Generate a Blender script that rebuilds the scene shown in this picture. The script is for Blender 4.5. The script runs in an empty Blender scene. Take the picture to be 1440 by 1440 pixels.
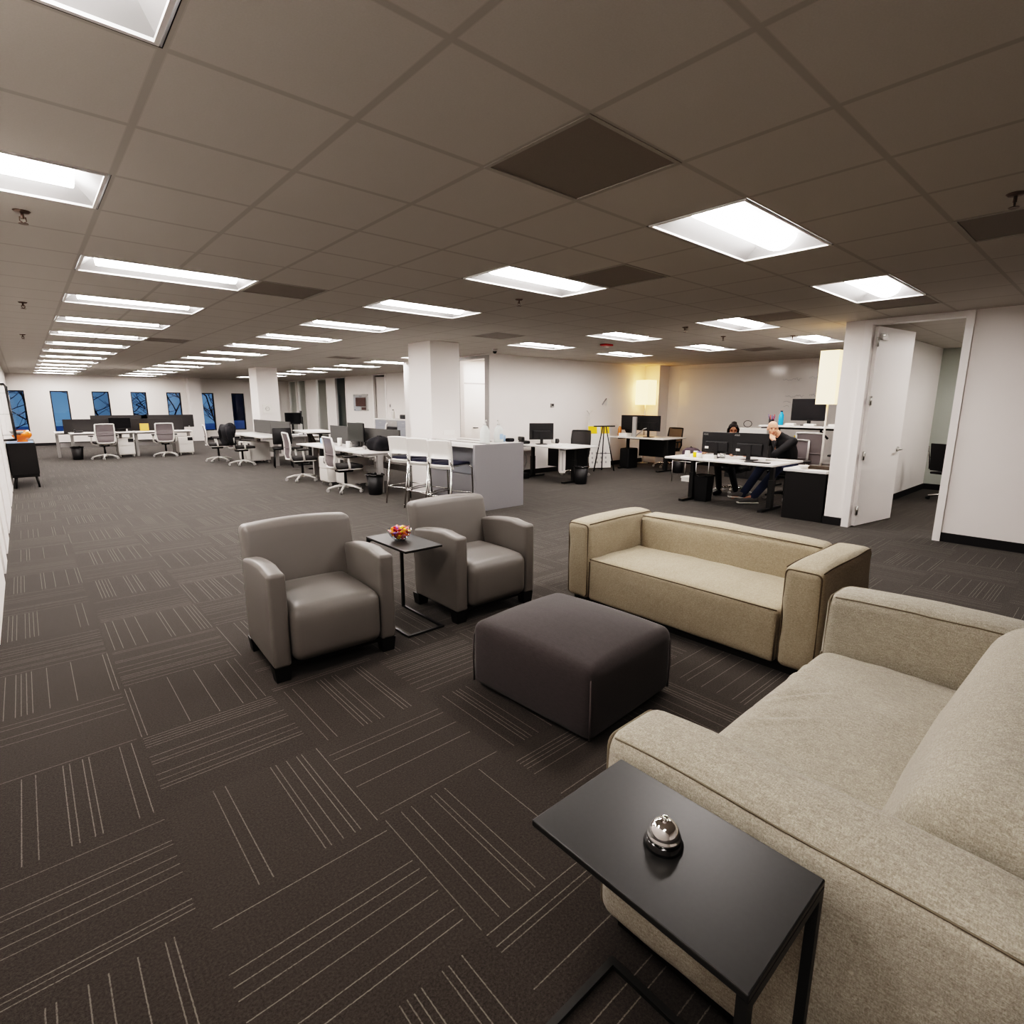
import bpy, math, random
from mathutils import Vector, Matrix, noise
random.seed(7)
PI = math.pi
COL = bpy.context.scene.collection
T = 0.6096                      # ceiling module
CX, CY = 0.7348*T, 2.3983*T     # ceiling grid origin
CH = 2.591                      # ceiling height
CT = 0.61                       # carpet tile
# ------------------------------------------------------------------ materials
class NT:
    def __init__(s, name):
        s.m = bpy.data.materials.new(name); s.m.use_nodes = True
        s.t = s.m.node_tree; s.n = s.t.nodes; s.b = s.n['Principled BSDF']; s.out = s.n['Material Output']
    def new(s, typ, **k):
        o = s.n.new(typ)
        for a, v in k.items(): setattr(o, a, v)
        return o
    def link(s, a, b): s.t.links.new(a, b)
    def put(s, sock, v):
        if hasattr(v, 'is_linked') or hasattr(v, 'links'): s.link(v, sock)
        else: sock.default_value = v
    def math(s, op, a, b=None, c=None):
        o = s.new('ShaderNodeMath', operation=op); s.put(o.inputs[0], a)
        if b is not None: s.put(o.inputs[1], b)
        if c is not None: s.put(o.inputs[2], c)
        return o.outputs[0]
    def xyz(s, a, b, c):
        o = s.new('ShaderNodeCombineXYZ')
        for i, v in enumerate((a, b, c)): s.put(o.inputs[i], v)
        return o.outputs[0]
    def noise(s, vec, scale, detail=2.0, rough=.5):
        o = s.new('ShaderNodeTexNoise'); s.put(o.inputs['Vector'], vec)
        o.inputs['Scale'].default_value = scale; o.inputs['Detail'].default_value = detail; o.inputs['Roughness'].default_value = rough
        return o.outputs['Fac']
    def mix(s, f, a, b):
        o = s.new('ShaderNodeMix', data_type='RGBA'); s.put(o.inputs[0], f)
        s.put(o.inputs[6], a if not isinstance(a, tuple) else a + (1,) if len(a) == 3 else a)
        s.put(o.inputs[7], b if not isinstance(b, tuple) else b + (1,) if len(b) == 3 else b)
        return o.outputs[2]
    def bump(s, h, strength=.3, dist=.002):
        o = s.new('ShaderNodeBump'); o.inputs['Strength'].default_value = strength; o.inputs['Distance'].default_value = dist
        s.link(h, o.inputs['Height']); s.link(o.outputs[0], s.b.inputs['Normal'])
    def ramp(s, v, lo, hi):
        o = s.new('ShaderNodeMapRange'); s.put(o.inputs[0], v); o.inputs[1].default_value = lo; o.inputs[2].default_value = hi
        return o.outputs[0]
def simple(name, col, rough=.5, metal=0, var=.06, scale=40, emit=None, es=0, spec=.5, alpha=1, bump=0, coat=0):
    """plain surface with a light procedural mottling"""
    q = NT(name); b = q.b
    tc = q.new('ShaderNodeTexCoord').outputs['Object']
    f = q.noise(tc, scale, 3)
    d = tuple(c*(1-var) for c in col); u = tuple(min(1, c*(1+var)) for c in col)
    q.link(q.mix(f, d, u), b.inputs['Base Color'])
    b.inputs['Roughness'].default_value = rough; b.inputs['Metallic'].default_value = metal
    b.inputs['Specular IOR Level'].default_value = spec
    if coat: b.inputs['Coat Weight'].default_value = coat
    if bump: q.bump(f, bump, .003)
    if emit:
        b.inputs['Emission Color'].default_value = emit + (1,); b.inputs['Emission Strength'].default_value = es
    return q.m
def m_carpet():
    q = NT('carpet_tiles')
    sep = q.new('ShaderNodeSeparateXYZ'); q.link(q.new('ShaderNodeNewGeometry').outputs['Position'], sep.inputs[0])
    x = q.math('DIVIDE', q.math('SUBTRACT', sep.outputs[0], .22), CT); y = q.math('DIVIDE', q.math('SUBTRACT', sep.outputs[1], 1.677), CT)
    ix, iy = q.math('FLOOR', x), q.math('FLOOR', y)
    fx, fy = q.math('SUBTRACT', x, ix), q.math('SUBTRACT', y, iy)
    par = q.math('FLOORED_MODULO', q.math('ADD', ix, iy), 2)
    inv = q.math('SUBTRACT', 1, par)
    s = q.math('ADD', q.math('MULTIPLY', fx, inv), q.math('MULTIPLY', fy, par))
    t = q.math('ADD', q.math('MULTIPLY', fy, inv), q.math('MULTIPLY', fx, par))
    N = 27
    sn = q.math('MULTIPLY', s, N); c = q.math('FLOOR', sn); w = q.math('SUBTRACT', sn, c)
    wn = q.new('ShaderNodeTexWhiteNoise', noise_dimensions='3D'); q.link(q.xyz(c, q.math('MULTIPLY', ix, 7.31), q.math('MULTIPLY', iy, 3.77)), wn.inputs['Vector'])
    on = q.math('GREATER_THAN', wn.outputs['Value'], .63)
    tn = q.noise(q.xyz(q.math('MULTIPLY', x, 3), q.math('MULTIPLY', y, 3), 0), 3, 2)
    wob = q.math('MULTIPLY', q.math('SUBTRACT', q.noise(q.xyz(x, y, 0), 60, 1), .5), .12)
    thin = q.math('LESS_THAN', q.math('ABSOLUTE', q.math('ADD', q.math('SUBTRACT', w, .5), wob)), .08)
    ends = q.math('MULTIPLY', q.math('GREATER_THAN', t, .02), q.math('LESS_THAN', t, .985))
    line = q.math('MULTIPLY', q.math('MULTIPLY', on, thin), ends)
    pos = q.xyz(sep.outputs[0], sep.outputs[1], 0)
    brk = q.ramp(q.noise(pos, 140, 2), .22, .5)
    inten = q.math('MULTIPLY', line, q.math('MULTIPLY', brk, q.math('ADD', .18, q.math('MULTIPLY', wn.outputs['Value'], .36))))
    speck = q.noise(pos, 130, 4, .85)
    streak = q.noise(q.xyz(q.math('MULTIPLY', s, 60), q.math('MULTIPLY', t, 4), q.math('ADD', ix, q.math('MULTIPLY', iy, 17))), 1, 3)
    tv = q.new('ShaderNodeTexWhiteNoise', noise_dimensions='2D'); q.link(q.xyz(ix, iy, 0), tv.inputs['Vector'])
    base = q.mix(q.ramp(speck, .36, .66), (.021, .0180, .0162), (.074, .065, .0575))
    base = q.mix(q.math('MULTIPLY', streak, .55), base, (.042, .036, .0315))
    base = q.mix(q.math('MULTIPLY', tv.outputs['Value'], .25), base, (.062, .055, .048))
    q.link(q.mix(inten, base, (.27, .25, .22)), q.b.inputs['Base Color'])
    q.b.inputs['Roughness'].default_value = .95; q.b.inputs['Specular IOR Level'].default_value = .15
    q.b.inputs['Sheen Weight'].default_value = .12
    q.bump(q.math('ADD', speck, q.math('MULTIPLY', line, .5)), .55, .004)
    return q.m
def m_ceiling():
    q = NT('ceiling_tile')
    sep = q.new('ShaderNodeSeparateXYZ'); q.link(q.new('ShaderNodeNewGeometry').outputs['Position'], sep.inputs[0])
    def edge(o, off):
        f = q.math('FRACT', q.math('DIVIDE', q.math('SUBTRACT', sep.outputs[o], off - 30*T), T))
        return q.math('MULTIPLY', q.math('MINIMUM', f, q.math('SUBTRACT', 1, f)), T)
    d = q.math('MINIMUM', edge(0, CX), edge(1, CY))
    bar = q.math('LESS_THAN', d, .012)
    rim = q.math('LESS_THAN', d, .016)
    pos = q.xyz(sep.outputs[0], sep.outputs[1], 0)
    tile = q.mix(q.noise(pos, 160, 3), (.47, .445, .41), (.53, .505, .47))
    c = q.mix(rim, tile, (.455, .43, .395)); c = q.mix(bar, c, (.415, .39, .36))  # grid bars and tile edges darkened in colour for their recess shade
    q.link(c, q.b.inputs['Base Color']); q.b.inputs['Roughness'].default_value = .9; q.b.inputs['Specular IOR Level'].default_value = .2
    return q.m
def m_fabric(name, a, b, scale=420, bump=.5, crease=0):
    q = NT(name); tc = q.new('ShaderNodeTexCoord').outputs['Object']
    mp = q.new('ShaderNodeMapping'); q.link(tc, mp.inputs[0]); mp.inputs['Scale'].default_value = (1, .35, 1.6)
    mp2 = q.new('ShaderNodeMapping'); q.link(tc, mp2.inputs[0]); mp2.inputs['Scale'].default_value = (.35, 1.2, .5)
    n1 = q.noise(mp.outputs[0], scale, 3, .7); n2 = q.noise(mp2.outputs[0], scale*.8, 2, .6)
    n3 = q.noise(tc, 9, 3)
    h = q.math('ADD', q.math('MULTIPLY', n1, .6), q.math('MULTIPLY', n2, .4))
    c = q.mix(q.ramp(h, .36, .64), a, b)
    n4 = q.noise(mp.outputs[0], 95, 4, .75)
    c = q.mix(q.math('MULTIPLY', q.ramp(n4, .42, .75), .55), c, tuple(v*.8 for v in a))
    c = q.mix(q.math('MULTIPLY', n3, .22), c, tuple(v*.72 for v in a))
    q.link(c, q.b.inputs['Base Color']); q.b.inputs['Roughness'].default_value = .93; q.b.inputs['Specular IOR Level'].default_value = .2
    q.b.inputs['Sheen Weight'].default_value = .15
    if crease:
        mp3 = q.new('ShaderNodeMapping'); q.link(tc, mp3.inputs[0]); mp3.inputs['Scale'].default_value = (7, 1.6, 3); mp3.inputs['Rotation'].default_value = (0, 0, .25)
        cr = q.noise(mp3.outputs[0], 1.6, 3, .55)
        h = q.math('ADD', q.math('MULTIPLY', h, .12), q.math('MULTIPLY', cr, crease))
        q.bump(h, bump, .02)
    else: q.bump(h, bump, .002)
    return q.m
def m_mesh(name, col):
    q = NT(name); tc = q.new('ShaderNodeTexCoord').outputs['Object']
    w = q.new('ShaderNodeTexWave'); q.link(tc, w.inputs[0]); w.bands_direction = 'Z'; w.inputs['Scale'].default_value = 60
    q.link(q.mix(w.outputs['Fac'], tuple(c*.75 for c in col), col), q.b.inputs['Base Color'])
    q.b.inputs['Roughness'].default_value = .8; q.b.inputs['Alpha'].default_value = .93
    return q.m
def m_glass(name, tint=(1, 1, 1), refl=.12):
    q = NT(name); q.n.remove(q.b)
    tr = q.new('ShaderNodeBsdfTransparent'); tr.inputs[0].default_value = tint + (1,)
    gl = q.new('ShaderNodeBsdfGlossy'); gl.inputs['Roughness'].default_value = .03
    lw = q.new('ShaderNodeLayerWeight'); lw.inputs[0].default_value = .5
    nz = q.math('MULTIPLY', q.noise(q.new('ShaderNodeTexCoord').outputs['Object'], 2, 1), .02)
    f = q.math('ADD', q.math('MULTIPLY', q.math('POWER', lw.outputs['Facing'], 4), min(1, refl*4)), q.math('ADD', nz, refl*.35))
    ms = q.new('ShaderNodeMixShader'); q.link(f, ms.inputs[0]); q.link(tr.outputs[0], ms.inputs[1]); q.link(gl.outputs[0], ms.inputs[2])
    q.link(ms.outputs[0], q.out.inputs[0]); return q.m
def m_plastic(name, col, tr=.5):
    q = NT(name)
    q.link(q.mix(q.noise(q.new('ShaderNodeTexCoord').outputs['Object'], 20, 2), tuple(c*.95 for c in col), col), q.b.inputs['Base Color'])
    q.b.inputs['Roughness'].default_value = .3; q.b.inputs['Subsurface Weight'].default_value = tr; q.b.inputs['Subsurface Radius'].default_value = (.03, .03, .03)
    q.b.inputs['Alpha'].default_value = .85
    return q.m
M = {}
M['carpet'] = m_carpet(); M['ceiling'] = m_ceiling()
M['wall'] = simple('wall_paint', (.78, .745, .715), .75, var=.015, scale=3, spec=.3)
M['wallwhite'] = simple('white_wall_paint', (.82, .785, .76), .7, var=.015, scale=3, spec=.3)
M['trimwhite'] = simple('white_door_paint', (.84, .81, .79), .35, var=.01, scale=5)
M['baseboard'] = simple('black_vinyl_base', (.012, .011, .012), .5)
M['sofaA'] = m_fabric('beige_linen', (.29, .25, .185), (.50, .44, .345), crease=.9)
M['sofaB'] = m_fabric('oatmeal_linen', (.245, .22, .175), (.54, .505, .435), crease=.9)
M['seam'] = simple('dark_seam', (.12, .095, .065), .9)
M['seamB'] = simple('olive_seam', (.17, .145, .11), .9)
M['vinyl'] = simple('grey_vinyl', (.168, .157, .146), .40, var=.05, scale=3, spec=.45, bump=.05)
M['vinylseam'] = simple('grey_vinyl_seam', (.12, .11, .10), .5)
M['ottoman'] = m_fabric('plum_grey_cotton', (.056, .0495, .0495), (.078, .0695, .0695), scale=700, bump=.25, crease=.25)
M['ottseam'] = simple('plum_grey_piping', (.12, .105, .105), .8)
M['blackmetal'] = simple('black_powder_coat', (.022, .022, .021), .38, var=.12, scale=90, spec=.5)
M['blackfoot'] = simple('black_wood', (.010, .009, .009), .45)
M['chrome'] = simple('chrome', (.86, .84, .82), .06, 1, var=.01)
M['chromeleg'] = simple('satin_chrome', (.70, .69, .67), .25, 1, var=.01)
M['steel'] = simple('brushed_steel', (.55, .54, .52), .3, 1, var=.05)
M['glossblack'] = simple('gloss_black', (.008, .008, .008), .12, coat=.5)
M['black'] = simple('black_plastic', (.014, .014, .015), .42)
M['blacksoft'] = simple('black_cloth', (.012, .012, .015), .9, var=.3, scale=60, bump=.4)
M['darkgrey'] = simple('charcoal_fabric', (.040, .038, .038), .9, var=.15, scale=200)
M['greypanel'] = simple('grey_screen_fabric', (.085, .083, .080), .85, var=.1, scale=200)
M['white'] = simple('white_laminate', (.72, .70, .68), .35, var=.01)
M['whiteplastic'] = simple('white_plastic', (.66, .64, .61), .38, var=.02)
M['silver'] = simple('silver_paint', (.42, .41, .40), .4, .3, var=.03)
M['greylam'] = simple('grey_laminate', (.27, .265, .275), .45, var=.02)
M['bluegrey'] = simple('blue_grey_panel', (.33, .345, .375), .4, var=.02)
M['navy'] = simple('navy_fabric', (.018, .02, .038), .85, var=.15, scale=150)
M['meshback'] = m_mesh('taupe_mesh', (.20, .175, .18)); M['meshblack'] = m_mesh('black_mesh', (.035, .033, .034)); M['meshbrown'] = m_mesh('brown_mesh', (.22, .155, .095))
M['screen'] = simple('monitor_glass', (.008, .008, .010), .18)
M['screengrey'] = simple('monitor_matte', (.030, .032, .030), .35)
M['glass'] = m_glass('window_glass', (.92, .95, .98), .10); M['clearglass'] = m_glass('clear_glass', (.96, .97, .97), .22)
M['darkglass'] = m_glass('office_glass', (.80, .83, .82), .12)
M['lampshade'] = simple('lit_paper_shade', (.9, .8, .62), .8, emit=(1, .72, .36), es=.95, var=.03)
M['lampshadehot'] = simple('bright_paper_shade', (.9, .8, .62), .8, emit=(1, .62, .25), es=2.4, var=.03)
M['pan'] = simple('troffer_pan', (.27, .27, .27), .5, var=.005)
M['rim'] = simple('troffer_rim', (.72, .70, .68), .35)
M['lens'] = simple('troffer_lens', (.95, .95, .95), .5, emit=(1, .935, .90), es=41, var=.0)
M['ventframe'] = simple('vent_frame_paint', (.36, .335, .305), .6)
M['darksteel'] = simple('dark_steel', (.16, .12, .10), .4, .6)
M['vent'] = simple('perforated_vent', (.24, .215, .19), .7, var=.15, scale=300)
M['orange'] = simple('orange_glaze', (.80, .17, .015), .22, var=.06, scale=8, coat=.4)
M['paleblue'] = simple('pale_blue_plastic', (.36, .52, .72), .35)
M['tissue'] = simple('blue_tissue_card', (.35, .55, .78), .7)
M['blue'] = simple('blue_bottle_plastic', (.02, .30, .55), .25, coat=.3)
M['red'] = simple('red_plastic', (.55, .02, .015), .35)
M['yellow'] = simple('yellow_card', (.85, .55, .02), .6)
M['paper'] = simple('white_paper', (.80, .78, .74), .8)
M['tan'] = simple('tan_card', (.62, .38, .10), .7)
M['jug'] = m_plastic('translucent_jug_plastic', (.82, .85, .83))
M['amber'] = simple('amber_plastic', (.50, .17, .03), .3, coat=.3)
M['skinA'] = simple('light_skin', (.62, .33, .23), .55, var=.05, scale=30)
M['skinB'] = simple('brown_skin', (.26, .12, .07), .55, var=.05, scale=30)
M['hair'] = simple('black_hair', (.010, .007, .006), .7, var=.3, scale=120, spec=.2)
M['beard'] = simple('grey_stubble', (.45, .33, .27), .9)
M['sweater'] = simple('black_knit', (.012, .012, .014), .9, var=.25, scale=150, bump=.3)
M['jeans'] = simple('indigo_denim', (.030, .042, .085), .9, var=.25, scale=200)
M['olive'] = simple('dark_olive_cloth', (.07, .055, .035), .85, var=.2, scale=100)
M['pink'] = simple('patterned_pink_cloth', (.42, .12, .12), .9, var=.5, scale=60)
M['shoe'] = simple('grey_canvas', (.17, .165, .16), .8, var=.1)
M['sole'] = simple('white_rubber', (.70, .68, .64), .6)
M['eye'] = simple('dark_eye', (.02, .015, .012), .2)
M['lip'] = simple('lip', (.42, .15, .12), .5)
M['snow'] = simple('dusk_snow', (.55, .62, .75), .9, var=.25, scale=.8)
M['bark'] = simple('bare_bark', (.035, .03, .03), .9, var=.3, scale=20)
M['farwall'] = simple('far_facade', (.05, .06, .08), .8, var=.2, scale=1)
M['print'] = simple('dark_brown_print', (.07, .035, .028), .6, var=.45, scale=9)
M['ink'] = simple('grey_marker_ink', (.34, .33, .34), .6)
M['whiteboard'] = simple('whiteboard_glass', (.74, .71, .685), .12, var=.01, scale=3, spec=.5)
M['frost'] = simple('frosted_panel', (.86, .84, .81), .5, var=.01)
M['brownbase'] = simple('dark_brown_wood', (.045, .032, .022), .5, var=.2, scale=20)
M['greenwall'] = simple('pale_green_wall', (.47, .50, .46), .8, var=.02)
# ------------------------------------------------------------------ mesh builder
class MB:
    def __init__(s): s.v = []; s.f = []; s.sm = []
    def add(s, vs, fs, smooth=False, mat=None):
        o = len(s.v)
        s.v += [(mat @ Vector(p))[:] if mat else tuple(p) for p in vs]
        s.f += [tuple(i + o for i in f) for f in fs]; s.sm += [smooth]*len(fs); return s
    def box(s, a, b, mat=None):
        x0, y0, z0 = a; x1, y1, z1 = b
        return s.add([(x0,y0,z0),(x1,y0,z0),(x1,y1,z0),(x0,y1,z0),(x0,y0,z1),(x1,y0,z1),(x1,y1,z1),(x0,y1,z1)],
                     [(0,3,2,1),(4,5,6,7),(0,1,5,4),(1,2,6,5),(2,3,7,6),(3,0,4,7)], False, mat)
    def bar(s, p, q, w, h, up=(0, 0, 1)):
        p, q = Vector(p), Vector(q); d = (q-p).normalized(); u = Vector(up)
        if abs(d.dot(u)) > .99: u = Vector((0, 1, 0))
        a = d.cross(u).normalized()*w/2; b = a.cross(d).normalized()*h/2
        vs = [p-a-b, p+a-b, p+a+b, p-a+b, q-a-b, q+a-b, q+a+b, q-a+b]
        return s.add([v[:] for v in vs], [(0,1,2,3),(7,6,5,4),(0,4,5,1),(1,5,6,2),(2,6,7,3),(3,7,4,0)])
    def tube(s, pts, r, n=8, closed=False, caps=True):
        pts = [Vector(p) for p in pts]; N = len(pts); rs = r if isinstance(r, (list, tuple)) else [r]*N
        vs = []; fs = []; prev = None
        for i, p in enumerate(pts):
            a = pts[i-1] if (i or closed) else p; b = pts[(i+1) % N] if (i < N-1 or closed) else p
            d = (b-a).normalized() if (b-a).length else Vector((0, 0, 1))
            if prev is None:
                u = Vector((0, 0, 1)) if abs(d.z) < .9 else Vector((1, 0, 0)); u = (u - d*u.dot(d)).normalized()
            else: u = (prev - d*prev.dot(d)).normalized()
            prev = u; w = d.cross(u)
            for k in range(n):
                t = 2*PI*k/n; vs.append((p + (u*math.cos(t) + w*math.sin(t))*rs[i])[:])
        for i in range(N if closed else N-1):
            j = (i+1) % N
            for k in range(n): fs.append((i*n+k, i*n+(k+1) % n, j*n+(k+1) % n, j*n+k))
        s.add(vs, fs, True)
        if caps and not closed:
            o = len(s.v) - len(vs)
            s.f += [tuple(o+k for k in reversed(range(n))), tuple(o+(N-1)*n+k for k in range(n))]; s.sm += [False]*2
        return s
    def cyl(s, p, q, r, r2=None, n=20): return s.tube([p, q], [r, r if r2 is None else r2], n)
    def lathe(s, prof, c=(0, 0, 0), n=24, mat=None, sy=1.0):
        vs = []; fs = []; m = len(prof)
        for r, z in prof:
            for k in range(n): t = 2*PI*k/n; vs.append((c[0]+r*math.cos(t), c[1]+r*sy*math.sin(t), c[2]+z))
        for i in range(m-1):
            for k in range(n): fs.append((i*n+k, i*n+(k+1) % n, (i+1)*n+(k+1) % n, (i+1)*n+k))
        s.add(vs, fs, True, mat)
        o = len(s.v)-len(vs)
        if prof[0][0] > 1e-4: s.f.append(tuple(o+k for k in reversed(range(n)))); s.sm.append(False)
        if prof[-1][0] > 1e-4: s.f.append(tuple(o+(m-1)*n+k for k in range(n))); s.sm.append(False)
        return s
    def ball(s, c, r, n=14, m=9):
        rx, ry, rz = r if isinstance(r, (list, tuple)) else (r, r, r)
        vs = [(c[0], c[1], c[2]-rz)]; fs = []
        for i in range(1, m):
            a = -PI/2 + PI*i/m
            for k in range(n): t = 2*PI*k/n; vs.append((c[0]+rx*math.cos(a)*math.cos(t), c[1]+ry*math.cos(a)*math.sin(t), c[2]+rz*math.sin(a)))
        vs.append((c[0], c[1], c[2]+rz)); e = len(vs)-1
        for k in range(n): fs.append((0, 1+(k+1) % n, 1+k)); fs.append((e, e-n+k, e-n+(k+1) % n))
        for i in range(m-2):
            for k in range(n): a = 1+i*n; fs.append((a+k, a+(k+1) % n, a+n+(k+1) % n, a+n+k))
        return s.add(vs, fs, True)
    def prism(s, poly, z0, z1, mat=None):
        n = len(poly)
        return s.add([(x, y, z0) for x, y in poly] + [(x, y, z1) for x, y in poly],
                     [tuple(reversed(range(n))), tuple(range(n, 2*n))] + [(i, (i+1) % n, n+(i+1) % n, n+i) for i in range(n)], False, mat)
    def cushion(s, a, b, r, bulge=(0, 0, 0, 0, 0, 0), k=5, warp=None):
        """rounded box, faces crowned by bulge (-x,+x,-y,+y,-z,+z)"""
        c = [(p+q)/2 for p, q in zip(a, b)]; h = [(q-p)/2 for p, q in zip(a, b)]
        ax = []
        for i in range(3):
            e = [-h[i], -h[i]+r*.12, -h[i]+r*.38, -h[i]+r*.68, -h[i]+r]
            mid = [(-h[i]+r) + (2*h[i]-2*r)*j/k for j in range(1, k)]
            ax.append(e + mid + [-v for v in reversed(e)])
        idx = {}; vs = []; fs = []
        def vert(p):
            key = tuple(round(t, 6) for t in p)
            if key in idx: return idx[key]
            cl = [max(-(h[i]-r), min(h[i]-r, p[i])) for i in range(3)]
            d = Vector([p[i]-cl[i] for i in range(3)]); L = d.length
            o = Vector(cl) + d*(r/L) if L > 1e-9 else Vector(p)
            u = [o[i]/h[i] for i in range(3)]
            g = [1-min(1, abs(u[i]))**2 for i in range(3)]
            o.x += (bulge[1]*max(u[0], 0) - bulge[0]*max(-u[0], 0))*g[1]*g[2]
            o.y += (bulge[3]*max(u[1], 0) - bulge[2]*max(-u[1], 0))*g[0]*g[2]
            o.z += (bulge[5]*max(u[2], 0) - bulge[4]*max(-u[2], 0))*g[0]*g[1]
            o += Vector(c)
            if warp: o = Vector(warp(o.x, o.y, o.z))
            idx[key] = len(vs); vs.append(o[:]); return idx[key]
        for d in range(3):
            e, f = (d+1) % 3, (d+2) % 3
            for sg in (-1, 1):
                A, B = ax[e], ax[f]
                for i in range(len(A)-1):
                    for j in range(len(B)-1):
                        q = []
                        for (uu, vv) in ((A[i], B[j]), (A[i+1], B[j]), (A[i+1], B[j+1]), (A[i], B[j+1])):
                            p = [0, 0, 0]; p[d] = sg*h[d]; p[e] = uu; p[f] = vv; q.append(vert(p))
                        fs.append(tuple(q if sg > 0 else reversed(q)))
        return s.add(vs, fs, True)
    def build(s, name, mat, parent=None, **k):
        me = bpy.data.meshes.new(name); me.from_pydata(s.v, [], s.f); me.update()
        me.polygons.foreach_set('use_smooth', s.sm); me.materials.append(M[mat] if isinstance(mat, str) else mat)
        o = bpy.data.objects.new(name, me); COL.objects.link(o)
        if parent: o.parent = parent
        for a, v in k.items(): o[a] = v
        return o
def box(a, b): return MB().box(a, b)
def tag(o, label, cat, group=None, kind=None):
    o['label'] = label; o['category'] = cat
    if group: o['group'] = group
    if kind: o['kind'] = kind
    return o
def thing(name, label, cat, loc=(0, 0, 0), rz=0, group=None):
    o = bpy.data.objects.new(name, None); COL.objects.link(o); o.empty_display_size = .1
    o.location = loc; o.rotation_euler = (0, 0, rz); return tag(o, label, cat, group)
def struct(mb, name, mat):
    o = mb.build(name, mat); o['kind'] = 'structure'; return o
def copy_tree(o, parent=None):
    c = o.copy(); COL.objects.link(c)
    if parent: c.parent = parent
    for ch in list(o.children): copy_tree(ch, c)
    return c
def dup(o, loc, rz, label, group=None):
    c = copy_tree(o); c.location = loc; c.rotation_euler = (0, 0, rz); c['label'] = label
    if group: c['group'] = group
    return c
def bev(o, w=.004, n=2):
    md = o.modifiers.new('bevel', 'BEVEL'); md.width = w; md.segments = n; md.limit_method = 'ANGLE'; return o
def ceil_xy(i, j): return CX + i*T, CY + j*T
# ================================================================== SETTING
struct(box((-2, -3.5, -.12), (16, 28, 0)), 'floor', 'carpet')
LIGHTS = []                                   # (tile i, tile j, row key)
for j in (0, 3): LIGHTS.append((-2, j, 'A'))
for j in range(6, 40, 3): LIGHTS.append((0, j, 'B'))
LIGHTS.append((4, 0, 'C'))
for j in range(3, 40, 3): LIGHTS.append((4, j, 'D'))
for i, j in ((8, 0), (10, 3), (10, 6), (10, 9), (14, 3), (14, 6), (14, 9)): LIGHTS.append((i, j, 'E'))
for j in range(15, 37, 3): LIGHTS.append((10, j, 'F'))
LIGHTS += [(12, 13, 'G'), (13, -2, 'H'), (17, -2, 'K'), (16, 35, 'I'), (-2, -3, 'J')]
VENTS = [(2, 0), (2, 6), (5, 2), (6, -2), (10, 2), (8, 8), (10, 0), (16, 5), (8, 17), (2, 15)]
hole = set()
for i, j, _ in LIGHTS: hole |= {(i, j), (i+1, j)}
hole |= set(VENTS)
mb = MB()
for i in range(-4, 25):
    for j in range(-7, 43):
        if (i, j) in hole: continue
        x, y = ceil_xy(i, j)
        mb.add([(x, y, CH), (x, y+T, CH), (x+T, y+T, CH), (x+T, y, CH)], [(0, 1, 2, 3)])
struct(mb, 'ceiling', 'ceiling')
struct(box((-2.5, -3.5, CH+.28), (16, 28, CH+.4)), 'ceiling_slab', 'black')
def wall(name, axis, lo, hi, u0, u1, ops=(), top=CH+.28, mat='wall'):
    """straight wall with rectangular openings (a, b, z0, z1); axis = the axis it runs along"""
    mb = MB()
    def bx(a, b, z0, z1):
        if b-a < 1e-4 or z1-z0 < 1e-4: return
        mb.box((a, lo, z0), (b, hi, z1)) if axis == 'x' else mb.box((lo, a, z0), (hi, b, z1))
    cur = u0
    for a, b, z0, z1 in sorted(ops):
        bx(cur, a, 0, top); bx(a, b, 0, z0); bx(a, b, z1, top); cur = b
    bx(cur, u1, 0, top); return struct(mb, name, mat)
# left wall: shallow piers between recesses
mb = box((-.75, -3.0, 0), (-.47, 26.9, CH+.28))
PY = [-3.0, 4.72, 6.75, 7.66, 8.88, 11.2, 13.1, 16.6, 18.4, 19.6, 20.8, 22, 23.2, 24.4, 25.6, 27.0]
for a, b in zip(PY, PY[1:]): mb.box((-.47, a, 0), (-.30, min(b-.35, 26.69), CH+.28))
struct(mb, 'wall_left', 'wallwhite')
WIN = [(-.39, .14), (.85, 1.385), (2.09, 2.63), (3.33, 3.86), (4.56, 5.08), (5.79, 6.33), (7.04, 7.56)]
wall('wall_far', 'x', 26.70, 26.92, -.75, 10.6, [(a, b, .40, 2.0) for a, b in WIN])
for n, (a, b) in enumerate(WIN):
    t = thing('window_%d' % (n+1), 'narrow tall far wall window', 'window', ((a+b)/2, 26.8, .4)); t['kind'] = 'structure'
    for k in ('label', 'category'): del t[k]
    w = (b-a)/2
    f = MB(); f.box((-w, -.04, 0), (-w+.035, .06, 1.6)); f.box((w-.035, -.04, 0), (w, .06, 1.6)); f.box((-w+.035, -.04, 0), (w-.035, .06, .035)); f.box((-w+.035, -.04, 1.565), (w-.035, .06, 1.6))
    f.build('window_frame', 'baseboard', t)
    MB().add([(-w+.035, .02, .035), (w-.035, .02, .035), (w-.035, .02, 1.565), (-w+.035, .02, 1.565)], [(0, 1, 2, 3)]).build('window_pane', 'glass', t)
struct(box((-.30, 26.685, 0), (9.55, 26.70, .10)), 'baseboard_far', 'baseboard')
# columns
struct(box((5.17, 7.87, 0), (5.76, 8.56, CH+.2)), 'wall_column_near', 'wallwhite')
struct(box((5.19, 16.97, 0), (5.78, 17.66, CH+.2)), 'wall_column_middle', 'wallwhite')
struct(box((5.30, 26.2, 0), (5.76, 26.70, CH+.2)), 'wall_column_far', 'wallwhite')
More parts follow.
